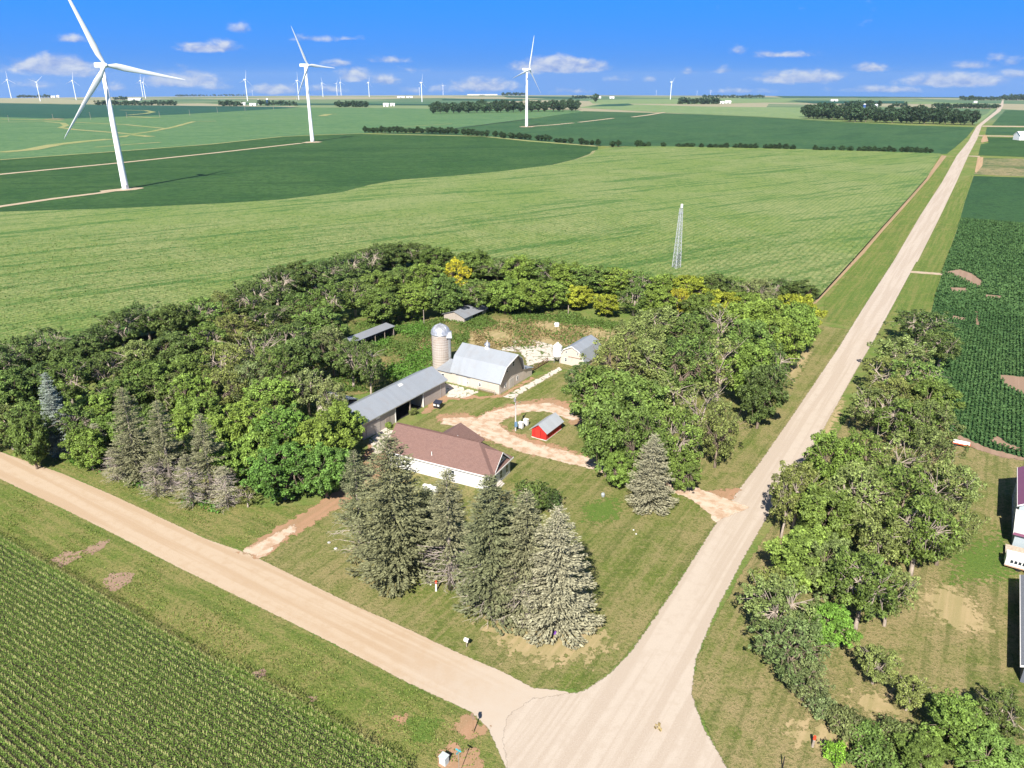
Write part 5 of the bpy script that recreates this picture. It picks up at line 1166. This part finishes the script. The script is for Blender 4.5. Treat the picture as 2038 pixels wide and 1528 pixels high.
for z in (1.85, 2.7, 3.5, 4.28): mb.tube([(1.2 * math.cos(a), 1.2 * math.sin(a), z) for a in np.linspace(0, 6.2832, 25)], .025, 4, False)
mb.build('bands', M_steel, b)
for k in range(4): MB().tube([(1.02 * math.cos(k * 1.57 + .6), 1.02 * math.sin(k * 1.57 + .6), -.05), (1.02 * math.cos(k * 1.57 + .6), 1.02 * math.sin(k * 1.57 + .6), 2.0)], .06, 6).build('leg', M_steel, b)

# old shed and open shelter behind
O = empty('old_shed', site(924, 643), -AX, 'weathered grey shed with low tin roof at the back of the yard', 'shed')
mb = MB().slab([(-7.4, 0, 0), (0, 0, 0), (0, 0, 1.6), (-3.5, 0, 2.9), (-7.4, 0, 1.6)], (0, .12, 0)).slab([(-7.4, 11.4, 0), (0, 11.4, 0), (0, 11.4, 1.6), (-3.5, 11.4, 2.9), (-7.4, 11.4, 1.6)], (0, .12, 0)).box(-7.4, -7.28, .13, 11.39, 0, 1.6).box(-.12, 0, .13, 4.4, 0, 1.6).box(-.12, 0, 9.3, 11.39, 0, 1.6).box(-5, -4.9, .14, 11.38, 0, 1.5)
mb.build('wall', M_greyboard, O)
mb = MB().slab([(.5, -.4, 1.55), (.5, 12, 1.55), (-3.5, 12, 3.05), (-3.5, -.4, 3.05)], (0, 0, .08)).slab([(-3.5, -.4, 3.05), (-3.5, 12, 3.05), (-7.9, 12, 1.55), (-7.9, -.4, 1.55)], (0, 0, .08)); mb.build('roof', M_tin_old, O)
MB().lathe([(.22, -.06), (.22, -.01)], 12).build('gable_vent', M_dark, O).matrix_local = Matrix.Translation((-3.6, 0, 2.2)) @ Matrix.Rotation(R_(90), 4, 'X')
MB().box(-.16, .02, 6.7, 6.85, 0, 1.6).build('post', M_post, O)
N = empty('open_shelter', site(782, 672), -AX, 'long low open-fronted cattle shelter with thin tin roof', 'shelter')
MB().box(-3.4, -3.28, -14.4, 1.4, 0, 2.2).box(-3.27, -.6, 1.28, 1.4, 0, 2.3).box(-3.27, -.6, -14.4, -14.28, 0, 2.3).build('wall', simple('dark_boards', (0.07, 0.06, 0.06), .9, 0, .2), N)
MB().slab([(-.5, -14.8, 2.75), (-.5, 1.8, 2.75), (-3.8, 1.8, 3.2), (-3.8, -14.8, 3.2)], (0, 0, .09)).build('roof', M_tin_old, N)
for y in (-14, -10, -6.2, -2.4, 1.3): MB().box(-.8, -.66, y - .08, y + .06, 0, 2.74).build('post', M_post, N)

# lattice tower
T = empty('lattice_tower', site(1345, 542), R_(15), 'slender galvanised lattice mast rising above the northern windbreak', 'tower')
Ht = height_at(1345, 542, 1356.5, 415); rb, rt = 1.85, .62
pt = lambda k, z: Vector((math.cos(k * 2.0944) * (rb + (rt - rb) * z / Ht), math.sin(k * 2.0944) * (rb + (rt - rb) * z / Ht), z))
for k in range(3): MB().tube([pt(k, -.2), pt(k, Ht)], [.13, .10], 6).build('leg', M_mast, T)
mb = MB(); nz = 16
for i in range(nz):
    z0, z1 = Ht * i / nz, Ht * (i + 1) / nz
    for k in range(3):
        a, b_ = k, (k + 1) % 3
        mb.tube([pt(a, z0), pt(b_, z1)], .042, 4, False); mb.tube([pt(b_, z0), pt(a, z1)], .042, 4, False); mb.tube([pt(a, z1), pt(b_, z1)], .04, 4, False)
mb.build('bracing', M_mast, T)
MB().tube([(0, 0, Ht - 1), (0, 0, Ht + 1.6)], .08, 6).build('mast_pole', M_steel, T)
MB().lathe([(.25, Ht + .2), (.45, Ht + .3), (.45, Ht + 1.5), (.25, Ht + 1.65)], 12, (.15, 0)).build('antenna', M_bin, T)
MB().box(-.9, .9, -.06, .06, Ht - 1.7, Ht - 1.55).box(-.06, .06, -.9, .9, Ht - 1.7, Ht - 1.55).build('antenna_arm', M_steel, T)

# utility pole, pedestals, bins and tanks
p = empty('utility_pole', site(1026, 857), R_(20), 'grey wooden utility pole in the drive loop with blue meter box', 'pole')
Hp = height_at(1026, 857, 1028, 784); MB().tube([(0, 0, -.3), (0, 0, Hp)], [.17, .11], 8).build('shaft', simple('grey_wood', (0.40, 0.36, 0.35), .9, 0, .15), p)
MB().tube([(0, 0, Hp - 2.2), (1.2, .2, Hp - 1.9)], .025, 5).build('lamp_arm', M_steel, p); MB().box(-.28, .28, -.34, -.16, 1.0, 2.1).build('meter_box', simple('blue_grey_box', (0.12, 0.22, 0.36), .5), p); MB().tube([(0, -.2, 0), (0, -.2, 5)], .04, 6).build('conduit', M_trim, p)
MB().lathe([(.2, Hp - 1.6), (.2, Hp - .9)], 10, (-.22, -.1)).build('transformer', M_steel, p)
for (px, py, lab) in ((1037, 853, 'white equipment cabinet close to the utility pole'), (1047, 847, 'white equipment cabinet farther from the utility pole')):
    c = empty('equipment_cabinet', site(px, py), -AX, lab, 'cabinet')
    MB().box(-.45, .45, -.35, .35, .25, 1.45).build('case', M_trim, c, .03); MB().box(-.5, .5, -.4, .4, 1.452, 1.52).build('lid', M_trim, c); MB().box(-.35, .35, -.37, -.353, .45, 1.2).build('door', simple('cabinet_grey', (.55, .55, .57), .5), c)
    for sx in (-.38, .38): MB().box(sx - .05, sx + .05, -.3, .3, -.05, .252).build('foot', M_steel, c)
k = empty('trash_bin', site(872, 811), -AX + R_(8), 'black wheeled bin with sloping lid and two pale panels on the yard grass', 'bin')
MB().slab([(-.85, -.6, .12), (.85, -.6, .12), (.85, .6, .12), (-.85, .6, .12)], (0, 0, 1.05)).build('body', M_black, k, .04)
MB().slab([(-.92, -.68, 1.18), (.92, -.68, 1.18), (.92, .66, 1.5), (-.92, .66, 1.5)], (0, 0, .08)).build('lid', simple('lid_blue_black', (.03, .035, .055), .25, 0, .1, spec=.6), k, .02)
for x in (-.55, .35): MB().box(x - .25, x + .28, -.63, -.603, .6, .98).build('panel', M_trim, k)
for x in (-.7, .7):
    for y in (-.45, .45): MB().tube([(x - .06, y, .1), (x + .06, y, .1)], .12, 10).build('wheel', M_black, k)
pt_ = empty('propane_tank', site(857, 979), -AX + R_(4), 'white propane tank lying on the grass beside the farmhouse', 'tank')
o = MB().lathe([(.02, -1.62), (.3, -1.55), (.48, -1.35), (.52, -1.1), (.52, 1.1), (.48, 1.35), (.3, 1.55), (.02, 1.62)], 20).build('tank', M_bin, pt_, smooth=True); o.rotation_euler = (0, R_(90), 0); o.location = (0, 0, .8)
MB().lathe([(.2, 1.28), (.2, 1.45), (.05, 1.5)], 12).build('valve_dome', M_bin, pt_)
for x in (-.9, .9): MB().box(x - .12, x + .12, -.4, .4, -.05, .45).build('saddle', M_steel, pt_)
wt = empty('water_tank', site(1108, 649), 0, 'small white plastic tank standing in the weedy yard', 'tank')
MB().lathe([(.75, 0), (.75, .85), (.6, 1.05), (.2, 1.15)], 16).build('body', M_bin, wt); MB().lathe([(.2, 1.152), (.2, 1.25)], 10).build('cap', M_black, wt)


def post_thing(name, px, py, h, rad, mat, label, cat='post'):
    o = MB().tube([(0, 0, -.2), (0, 0, h)], [rad, rad * .8], 6).build(name, mat); o.location = site(px, py); return tag(o, label, cat)
post_thing('wooden_pole', 844, 644, 4.2, .12, M_palebark, 'pale wooden pole at the windbreak edge left of the old shed', 'pole')
post_thing('fence_post', 1131, 624, 2.6, .16, M_post, 'short wooden post under the yellow-green trees behind the yard')
post_thing('fence_post', 1557, 1530, 1.7, .07, M_dark, 'short dark post on the dry lawn at the bottom edge')

# junction furniture
s = empty('stop_sign', site(942.1, 1459), R_(122), 'roadside sign on a brown post at the junction, seen from behind', 'sign')
Hs = 2.85; MB().box(-.05, .05, -.03, .03, -.3, Hs).build('post', simple('brown_post', (.33, .20, .12), .8), s)
oc = [(.38 * math.cos(R_(22.5 + 45 * i)), 0, 2.45 + .38 * math.sin(R_(22.5 + 45 * i))) for i in range(8)]
MB().slab([(a, .035, c) for a, b, c in oc], (0, .02, 0)).build('plate', simple('sign_back', (.36, .24, .18), .6, .2), s)
s = empty('street_sign', site(914, 1541), R_(57.75), 'street name sign on a steel post with crossed turquoise blades', 'sign')
Hs = height_at(914, 1541, 916, 1497); MB().tube([(0, 0, -.3), (0, 0, Hs)], .035, 6).build('post', M_steel, s)
M_blade = simple('turquoise_blade', (.03, .42, .52), .35); MB().box(-.34, .34, -.012, .012, Hs - .02, Hs + .17).build('blade', M_blade, s); MB().box(-.012, .012, -.34, .34, Hs + .19, Hs + .38).build('blade', M_blade, s); MB().box(-.02, .02, -.02, .02, Hs + .0, Hs + .4).build('bracket', M_steel, s)
c = empty('utility_pedestal', site(884, 1518), -AX, 'grey utility pedestal box in the grass by the street sign', 'utility box')
MB().box(-.4, .4, -.35, .35, -.05, .95).build('case', simple('pedestal_grey', (.50, .55, .55), .5), c, .03); MB().slab([(-.44, -.4, .953), (.44, -.4, .953), (.44, .4, .953), (-.44, .4, .953)], (0, 0, .08)).build('lid', simple('pedestal_lid', (.45, .50, .50), .5), c)
c = empty('mailbox', site(929, 1287), R_(60), 'white mailbox on a short post beside the tan road', 'mailbox')
MB().box(-.05, .05, -.05, .05, -.2, .92).build('post', M_post, c)
o = MB().slab([(-.2, 0, .92), (.2, 0, .92), (.2, 0, 1.15), (.12, 0, 1.3), (-.12, 0, 1.3), (-.2, 0, 1.15)], (0, .62, 0)).build('box', M_trim, c); o.location = (0, -.31, 0); MB().slab([(-.2, 0, .92), (.2, 0, .92), (.2, 0, 1.15), (.12, 0, 1.3), (-.12, 0, 1.3), (-.2, 0, 1.15)], (0, .02, 0)).build('door', M_black, c).location = (0, -.335, 0)
for (px, py, h_, lab) in ((868, 1176, 1.7, 'white marker post with orange-red cap under the half dead spruce'), (1617, 1486, 1.5, 'leaning pale stump post with a red top by the lime bush')):
    c = empty('marker_post', site(px, py), 0, lab, 'marker post')
    MB().tube([(0, 0, -.2), (.04, 0, h_ - .4)], [.14, .12], 8).build('post', M_trim if px < 1000 else M_palebark, c); MB().tube([(.04, 0, h_ - .4), (.05, 0, h_)], [.17, .15], 8).build('cap', simple('red_cap', (.62, .07, .03), .5), c)
o = MB().lathe([(.25, 0), (.33, .3), (.33, .55), (.2, .7)], 12).build('round_pot', simple('grey_pot', (.33, .36, .38), .5)); o.location = site(1200, 988); tag(o, 'round grey pot on the lawn left of the lone spruce', 'pot')
o = MB().box(-.28, .28, -.25, .25, -.05, .8).slab([(-.3, -.27, .803), (.3, -.27, .803), (.3, .27, .803), (-.3, .27, .803)], (0, 0, .07)).build('green_utility_box', simple('utility_green', (.02, .13, .10), .5), None, .02); o.location = site(1168, 1150); tag(o, 'dark green utility box on the lawn right of the pale spruce', 'utility box')
o = MB().lathe([(.05, .02), (.26, .05), (.3, .25), (.2, .42), (.05, .48)], 10).build('flower_pot', simple('violet_bloom', (.16, .05, .34), .8)); o.location = site(1104, 1262); tag(o, 'small violet flower clump at the foot of the pale front spruce', 'flowers')
for (px, py, lab) in ((655, 1080, 'grey stone on the lawn beside the red dirt drive'), (668, 1092, 'smaller grey stone just below the other drive stone'), (1261, 1055, 'small white stone on the lawn, left one'), (1266, 1063, 'small white stone on the lawn, right one'), (857, 1164, 'small white stone beside the orange capped marker')):
    bm = bmesh.new(); bmesh.ops.create_icosphere(bm, subdivisions=2, radius=.28 if px < 700 else .13)
    for v_ in bm.verts: v_.co *= random.uniform(.8, 1.15); v_.co.z *= .6
    me = bpy.data.meshes.new('stone'); bm.to_mesh(me); bm.free(); o = link('stone', me, simple('stone_grey', (.42, .40, .37), .9) if px < 700 else M_trim); o.location = site(px, py, .06); tag(o, lab, 'stone')
c = empty('farm_wagon', site(1912, 888), -AX + R_(0), 'small orange-red flatbed wagon with white top at the soybean edge', 'wagon')
MB().box(-1.5, 1.5, -.65, .65, .55, .75).build('bed', simple('orange_red', (.55, .10, .04), .6), c); MB().box(-1.4, 1.4, -.55, .55, .752, 1.0).build('load', M_trim, c)
for x in (-1, 1):
    for y in (-.72, .6): MB().tube([(x, y, .3), (x, y + .12, .3)], .32, 12).build('wheel', M_black, c)
MB().tube([(1.5, 0, .6), (2.5, 0, .4)], .05, 6).build('drawbar', M_rust, c)

# houses at the right edge
A = empty('neighbour_house', site(2013, 1090, -.03), -AX, 'tall blue-grey house with maroon metal roof at the right edge', 'house')
M_bluew = siding('blue_grey_siding', (0.36, 0.42, 0.46), .2, False, .06); M_maroon = roofing('maroon_roof', (0.24, 0.09, 0.16), .1, .45, .4, 1, 0)
MB().slab([(0, 4.6, 0), (9, 4.6, 0), (9, 4.6, 5.4), (4.5, 4.6, 8.2), (0, 4.6, 5.4)], (0, 13.4, 0)).build('wall', M_bluew, A)
MB().slab([(-.35, 4.1, 5.15), (-.35, 18.4, 5.15), (4.5, 18.4, 8.36), (4.5, 4.1, 8.36)], (0, 0, .1)).slab([(4.5, 4.1, 8.36), (4.5, 18.4, 8.36), (9.4, 18.4, 5.15), (9.4, 4.1, 5.15)], (0, 0, .1)).build('roof', M_maroon, A)
MB().slab([(-.4, 4.05, 5.1), (4.5, 4.05, 8.3), (4.5, 4.05, 8.52), (-.4, 4.05, 5.32)], (0, -.06, 0)).box(-.42, -.36, 4.1, 18.4, 5.0, 5.3).build('rake_board', M_trim, A)
MB().box(.02, 8.9, .3, 4.58, 0, 2.9).build('porch_wall', M_bluew, A); MB().slab([(-.3, -.2, 2.75), (9.2, -.2, 2.75), (9.2, 4.55, 4.3), (-.3, 4.55, 4.3)], (0, 0, .1)).build('porch_roof', roofing('grey_porch_roof', (.5, .5, .48), .1, .5, .4, 0, .05), A)
MB().box(-.36, 9.3, -.27, -.205, 2.45, 2.86).build('porch_fascia', M_maroon, A); MB().slab([(-.36, -.28, 2.7), (-.36, 4.55, 4.22), (-.36, 4.55, 4.45), (-.36, -.28, 2.92)], (.05, 0, 0)).build('porch_trim', M_trim, A)
for y in (7, 11, 15): window(A, y, y + 1, 0, 3.2, 4.6, 'x', M_trim, -1); window(A, y, y + 1, 0, .8, 2.1, 'x', M_trim, -1)
D = empty('wooden_deck', local(A, -.9, -3.0), -AX, 'pale wooden deck in front of the maroon roofed house', 'deck')
mb = MB()
for i in range(12): mb.box(0, 8, i * .22, i * .22 + .2, .62, .68)
mb.build('boards', simple('deck_wood', (.46, .38, .30), .85, 0, .2), D)
for x in (.1, 2.6, 5.2, 7.8):
    for y in (.05, 2.5): MB().box(x - .07, x + .07, y - .07, y + .07, -.1, .618).build('post', M_post, D)
V_ = empty('camper_trailer', local(A, -1.0, -6.6), -AX, 'white trailer with slatted side parked between the two houses', 'trailer')
MB().slab([(0, 0, .5), (6, 0, .5), (6, 0, 2.3), (0, 0, 2.0)], (0, 2.2, 0)).build('body', M_trim, V_, .05); mb = MB()
for i in range(5): mb.box(.6 + i * .5, .95 + i * .5, -.03, -.004, 1.2, 1.7)
mb.build('vents', M_glass, V_); MB().box(0.05, 5.9, -.02, -.004, .55, .75).build('stripe', simple('brick_stripe', (.45, .28, .2), .7), V_)
for x in (1.8, 2.9):
    for y in (.1, 1.9): MB().tube([(x, y, .35), (x, y + .2, .35)], .36, 12).build('wheel', M_black, V_)
Hh = empty('neighbour_garage', local(A, 1.0, -31.5), -AX, 'dark walled house with grey roof in the lower right corner', 'house')
MB().slab([(0, 0, 0), (10, 0, 0), (10, 0, 2.7), (5, 0, 4.9), (0, 0, 2.7)], (0, 19.5, 0)).build('wall', siding('dark_siding', (.12, .13, .16), .2, False, .05), Hh)
MB().slab([(-.45, -.4, 2.5), (-.45, 19.9, 2.5), (5, 19.9, 5.04), (5, -.4, 5.04)], (0, 0, .1)).slab([(5, -.4, 5.04), (5, 19.9, 5.04), (10.5, 19.9, 2.5), (10.5, -.4, 2.5)], (0, 0, .1)).build('roof', simple('grey_shingle', (.17, .18, .21), .85, 0, .2, 6), Hh)
MB().slab([(-.5, -.45, 2.42), (5, -.45, 4.96), (5, -.45, 5.18), (-.5, -.45, 2.64)], (0, -.06, 0)).slab([(10.5, -.45, 2.42), (5, -.45, 4.96), (5, -.45, 5.18), (10.5, -.45, 2.64)], (0, -.06, 0)).box(-.52, -.46, -.4, 19.9, 2.4, 2.62).build('rake_board', M_trim, Hh)
window(Hh, 5, 6.2, 0, .9, 2.0, 'x', M_trim, -1); window(Hh, 12, 13.2, 0, .9, 2.0, 'x', M_trim, -1)

# ------------------------------------------------------------------ wind turbines
def blade_mesh(L):
    prof = [(0, .5, .5, 0), (.04, .5, .48, 0), (.13, .95, .32, .5), (.22, 1.05, .22, .35), (.45, .72, .13, .18), (.7, .46, .08, .08), (.92, .26, .04, .02), (1, .06, .015, 0)]
    vs, fs = [], []; k = 10; s = L / 48
    for (f, w, t, sh) in prof:
        for j in range(k):
            a = 6.2832 * j / k; x, y = w * 1.65 * s * math.cos(a) - sh * s, t * 1.65 * s * math.sin(a); tw = (1 - f) * .35
            vs.append((x * math.cos(tw) - y * math.sin(tw), x * math.sin(tw) + y * math.cos(tw), f * L))
    for i in range(len(prof) - 1):
        for j in range(k):
            a, b = i * k + j, i * k + (j + 1) % k; fs.append((a, b, b + k, a + k))
    me = bpy.data.meshes.new('blade'); me.from_pydata(vs, [], fs); me.validate(); me.shade_smooth(); me.materials.append(M_turb); return me


def turbine(bx, by, hx, hy, L, phi, th, label, group=None, fat=1.0, simple_=False, h=None):
    p = at(bx, by); hub = h or height_at(bx, by, hx, hy)
    T = empty('wind_turbine', (p[0], p[1], terr(p[0], p[1])), R_(phi), label, 'wind turbine', group)     # local +X looks into the wind
    k = 12 if simple_ else 28; s = hub / 80
    MB().lathe([(2.25 * s * fat, -1), (2.2 * s * fat, 3), (1.75 * s * fat, hub * .5), (1.25 * s * fat, hub - 1.6 * s)], k).build('tower', M_turb, T, 0, True)
    if not simple_:
        MB().box(2.1 * s, 2.35 * s, -.5, .5, .3, 2.7).build('door', M_steel, T); MB().lathe([(3.2, -.5), (3.2, .25)], 24).build('foundation', simple('turbine_base', (.6, .57, .52), .9), T)
    n = MB().slab([(-7.2 * s, -1.5 * s, hub - 1.5 * s), (2.6 * s, -1.6 * s, hub - 1.6 * s), (2.6 * s, 1.6 * s, hub - 1.6 * s), (-7.2 * s, 1.5 * s, hub - 1.5 * s)], (0, 0, 3.3 * s)).build('nacelle', M_turb, T, .35 * s)
    hb = MB().lathe([(1.5, -.9), (1.65, .2), (1.45, 1.2), (.8, 2.1), (.05, 2.5)], 16).build('hub', M_turb, T, 0, True); hb.scale = (s, s, s); hb.location = (4.0 * s, 0, hub); hb.rotation_euler = (0, R_(90), 0)
    bm_ = blade_mesh(L)
    for j in range(3):
        b = link('blade', bm_, None, T); b.location = (4.4 * s, 0, hub)
        # blade grows along its own Z; swing it about the rotor axis so that it points at angle th in the rotor plane
        b.rotation_euler = (R_(th + 120 * j - 90), 0, 0); b.scale = (fat, fat, 1)
        # chord lies in the rotor plane
        b.rotation_mode = 'XYZ'
        b.matrix_local = Matrix.Translation((4.4 * s, 0, hub)) @ Matrix.Rotation(R_(th + 120 * j - 90), 4, 'X') @ Matrix.Rotation(R_(70), 4, 'Z') @ Matrix.Diagonal((fat, fat, 1, 1))
    return T


turbine(250, 376, 207, 130, 53, -36, 111, 'nearest huge white wind turbine at the left, blade tip above the picture')
turbine(622, 282, 605, 130, 44, -30, 117, 'second large white wind turbine, beside the dark soybean field')
turbine(1048, 252, 1048, 138, 49, -33, 75, 'third large wind turbine, standing before the long grove')
FT = [(23, 196, 14, 152, 90, 'far wind turbine at the left frame edge'), (75, 177, 72, 163, 40, 'faint far turbine between the two leftmost far ones'), (152, 199, 143, 160, 200, 'far turbine just left of the nearest turbine, over tan field'), (285, 193, 279, 160, 85, 'far turbine left one of the close pair right of the nearest turbine'), (290, 196, 284, 164, 70, 'far turbine right one of the close pair right of the nearest turbine'), (493, 201, 489, 158, 80, 'far turbine above the farm with dark silo'), (503, 190, 500, 181, 30, 'tiny turbine right behind the dark silo farm'), (595, 199, 590, 160, 210, 'far turbine seen left of the second large tower'),
      (643, 193, 641, 165, 100, 'far turbine just right of the second large tower'), (671, 188, 670, 166, 60, 'faint far turbine, left of a thin pair'), (679, 188.5, 677, 163, 95, 'faint far turbine, right of a thin pair'), (735, 193, 735, 164, 75, 'far turbine over the far wood by white farmhouse'), (835, 190, 834, 175, 40, 'tiny turbine touching the left of a bigger far one'), (840, 203, 839, 164, 200, 'far turbine left of the long middle grove'), (882, 188.5, 882, 170, 120, 'faint turbine before a low cloud'), (1334, 198, 1336, 163, 35, 'far turbine alone right of the third large turbine'), (1306, 187.5, 1307, 180, 60, 'tiny turbine left of the lone far turbine'), (1387, 188, 1387, 181, 60, 'tiny turbine on the horizon, left of a pair'), (1414, 188, 1414, 180, 20, 'tiny turbine on the horizon, right of a pair')]
for (bx, by, hx, hy, th, lab) in FT:
    hh = min(height_at(bx, by, hx, hy), 104); turbine(bx, by, hx, hy, hh * .46, -33, th, lab, 'distant wind turbines', 0.8, True, hh)

# poles along the far lane and far farm buildings
FP = [(18, 242, 229), (106, 237, 226), (181, 238, 222.5), (253, 235, 223), (318, 233, 221), (378, 230, 218), (433, 224, 213), (488, 221, 208), (545, 219, 207)]
for i, (px, y0, y1) in enumerate(FP):
    h_ = min(15, height_at(px, y0, px, y1)); o = empty('power_pole', site(px, y0), R_(80), 'thin wooden power pole in the line across the far left fields', 'pole', 'power poles across the far fields')
    MB().tube([(0, 0, 0), (0, 0, h_)], [.3, .22], 6).build('shaft', M_palebark, o); MB().box(-1.4, 1.4, -.12, .12, h_ - 1.2, h_ - .9).build('cross_arm', M_palebark, o)


def far_building(px, py, wpx, hpx, label, wall=M_trim, roof=None, cat='building', rz=None):
    p = at(px, py); m = depth(p) / F; w, hgt = wpx * m, hpx * m * 1.05; o = empty('far_building', (p[0], p[1], terr(p[0], p[1])), R_(4) if rz is None else rz, label, cat)
    d = max(w * .4, 8); e_ = hgt * .6
    MB().slab([(-w / 2, 0, 0), (-w / 2, d, 0), (-w / 2, d, e_), (-w / 2, d / 2, hgt), (-w / 2, 0, e_)], (w, 0, 0)).build('wall', wall, o)
    MB().slab([(-w / 2 - .5, -.5, e_), (w / 2 + .5, -.5, e_), (w / 2 + .5, d / 2, hgt + .25), (-w / 2 - .5, d / 2, hgt + .25)], (0, 0, .25)).slab([(-w / 2 - .5, d / 2, hgt + .25), (w / 2 + .5, d / 2, hgt + .25), (w / 2 + .5, d + .5, e_), (-w / 2 - .5, d + .5, e_)], (0, 0, .25)).build('roof', roof or M_trim, o)
    MB().box(-w * .1, w * .08, -.2, -.02, 0, e_ * .8).build('door', M_glass, o)
    return o
M_dkroof = simple('dark_roof', (.12, .11, .11), .8)
for (px, py, w, h_, lab) in ((105, 191.5, 8, 3, 'far white shed at the edge of the left wood'), (115, 192.5, 5, 4, 'far white house right of the left wood shed'), (267, 199.5, 24, 4, 'long far white shed right of the nearest tower'), (484, 209.5, 8, 5, 'far white shed below the far turbine'), (503, 210.5, 12, 4.5, 'far white barn beside the dark silo'), (768, 212, 10, 6, 'far white farmhouse right of the small wood'), (781, 211, 9, 5, 'far white shed right of the farmhouse'), (798, 194.5, 14, 2.6, 'low far white shed under the horizon, left one'), (815, 194.5, 12, 2.6, 'low far white shed under the horizon, right one'), (970, 217, 8, 7, 'far white house inside the long middle grove'), (1177, 196, 6, 3, 'far white shed left of the single far tree'), (1192, 195.5, 8, 3.5, 'far white barn just right of the single far tree'), (1218, 196, 9, 3.5, 'far white barn group, rightmost by the single tree'), (1436, 206, 10, 4, 'far white shed beside the block of trees, left one'), (1449, 205.5, 12, 4.5, 'far white shed beside the block of trees, right one'), (1661, 201.5, 14, 3.5, 'far white dome-like shed over a teal field'), (1942, 204.5, 6, 3, 'far white shed beside the end of the long road'), (2022, 199, 14, 2, 'far white shed right of the road end'), (960, 188, 60, 1.5, 'faint long white shed on the horizon')):
    far_building(px, py, w, h_, lab, M_trim, M_trim)
far_building(2050, 279, 46, 15, 'white machine shed at the right edge behind the bean field', M_trim, M_trim)
for (px, y0, y1, rpx, mt, lab) in ((533, 210, 195, 2.2, simple('dark_blue_silo', (.03, .07, .14), .4), 'far dark blue silo on the distant left farm'), (515, 208, 197, 1.5, M_bin, 'far pale silo left of the dark blue silo'), (1720, 214, 206, 2.6, simple('blue_silo', (.05, .10, .28), .4), 'far blue silo behind the big right grove'), (1743, 215, 206.5, 3.2, M_bin, 'far white grain bin behind the big right grove')):
    p = at(px, y0); m = depth(p) / F; hh = height_at(px, y0, px, y1); o = empty('far_silo', (p[0], p[1], terr(p[0], p[1])), 0, lab, 'silo')
    MB().lathe([(rpx * m, 0), (rpx * m, hh * .8)], 16).build('wall', mt, o); MB().lathe([(rpx * m * 1.05, hh * .8), (rpx * m * .7, hh * .94), (.2, hh)], 16).build('roof', M_bin, o)

# ------------------------------------------------------------------ haze
hz = MB().box(-9900, 9900, -9900, 9900, -130, 141).build('haze', None); tag(hz, 'thin pale summer haze over the whole plain', 'haze', kind='stuff')
m_, t_ = new_mat('haze'); pv = t_.node('ShaderNodeVolumePrincipled'); pv.inputs['Color'].default_value = (.70, .84, 1.0, 1); pv.inputs['Density'].default_value = 3.2e-5; pv.inputs['Density Attribute'].default_value = ''; pv.inputs['Anisotropy'].default_value = 0.2
o_ = t_.node('ShaderNodeOutputMaterial'); t_.l.new(pv.outputs[0], o_.inputs['Volume']); hz.data.materials.append(m_)
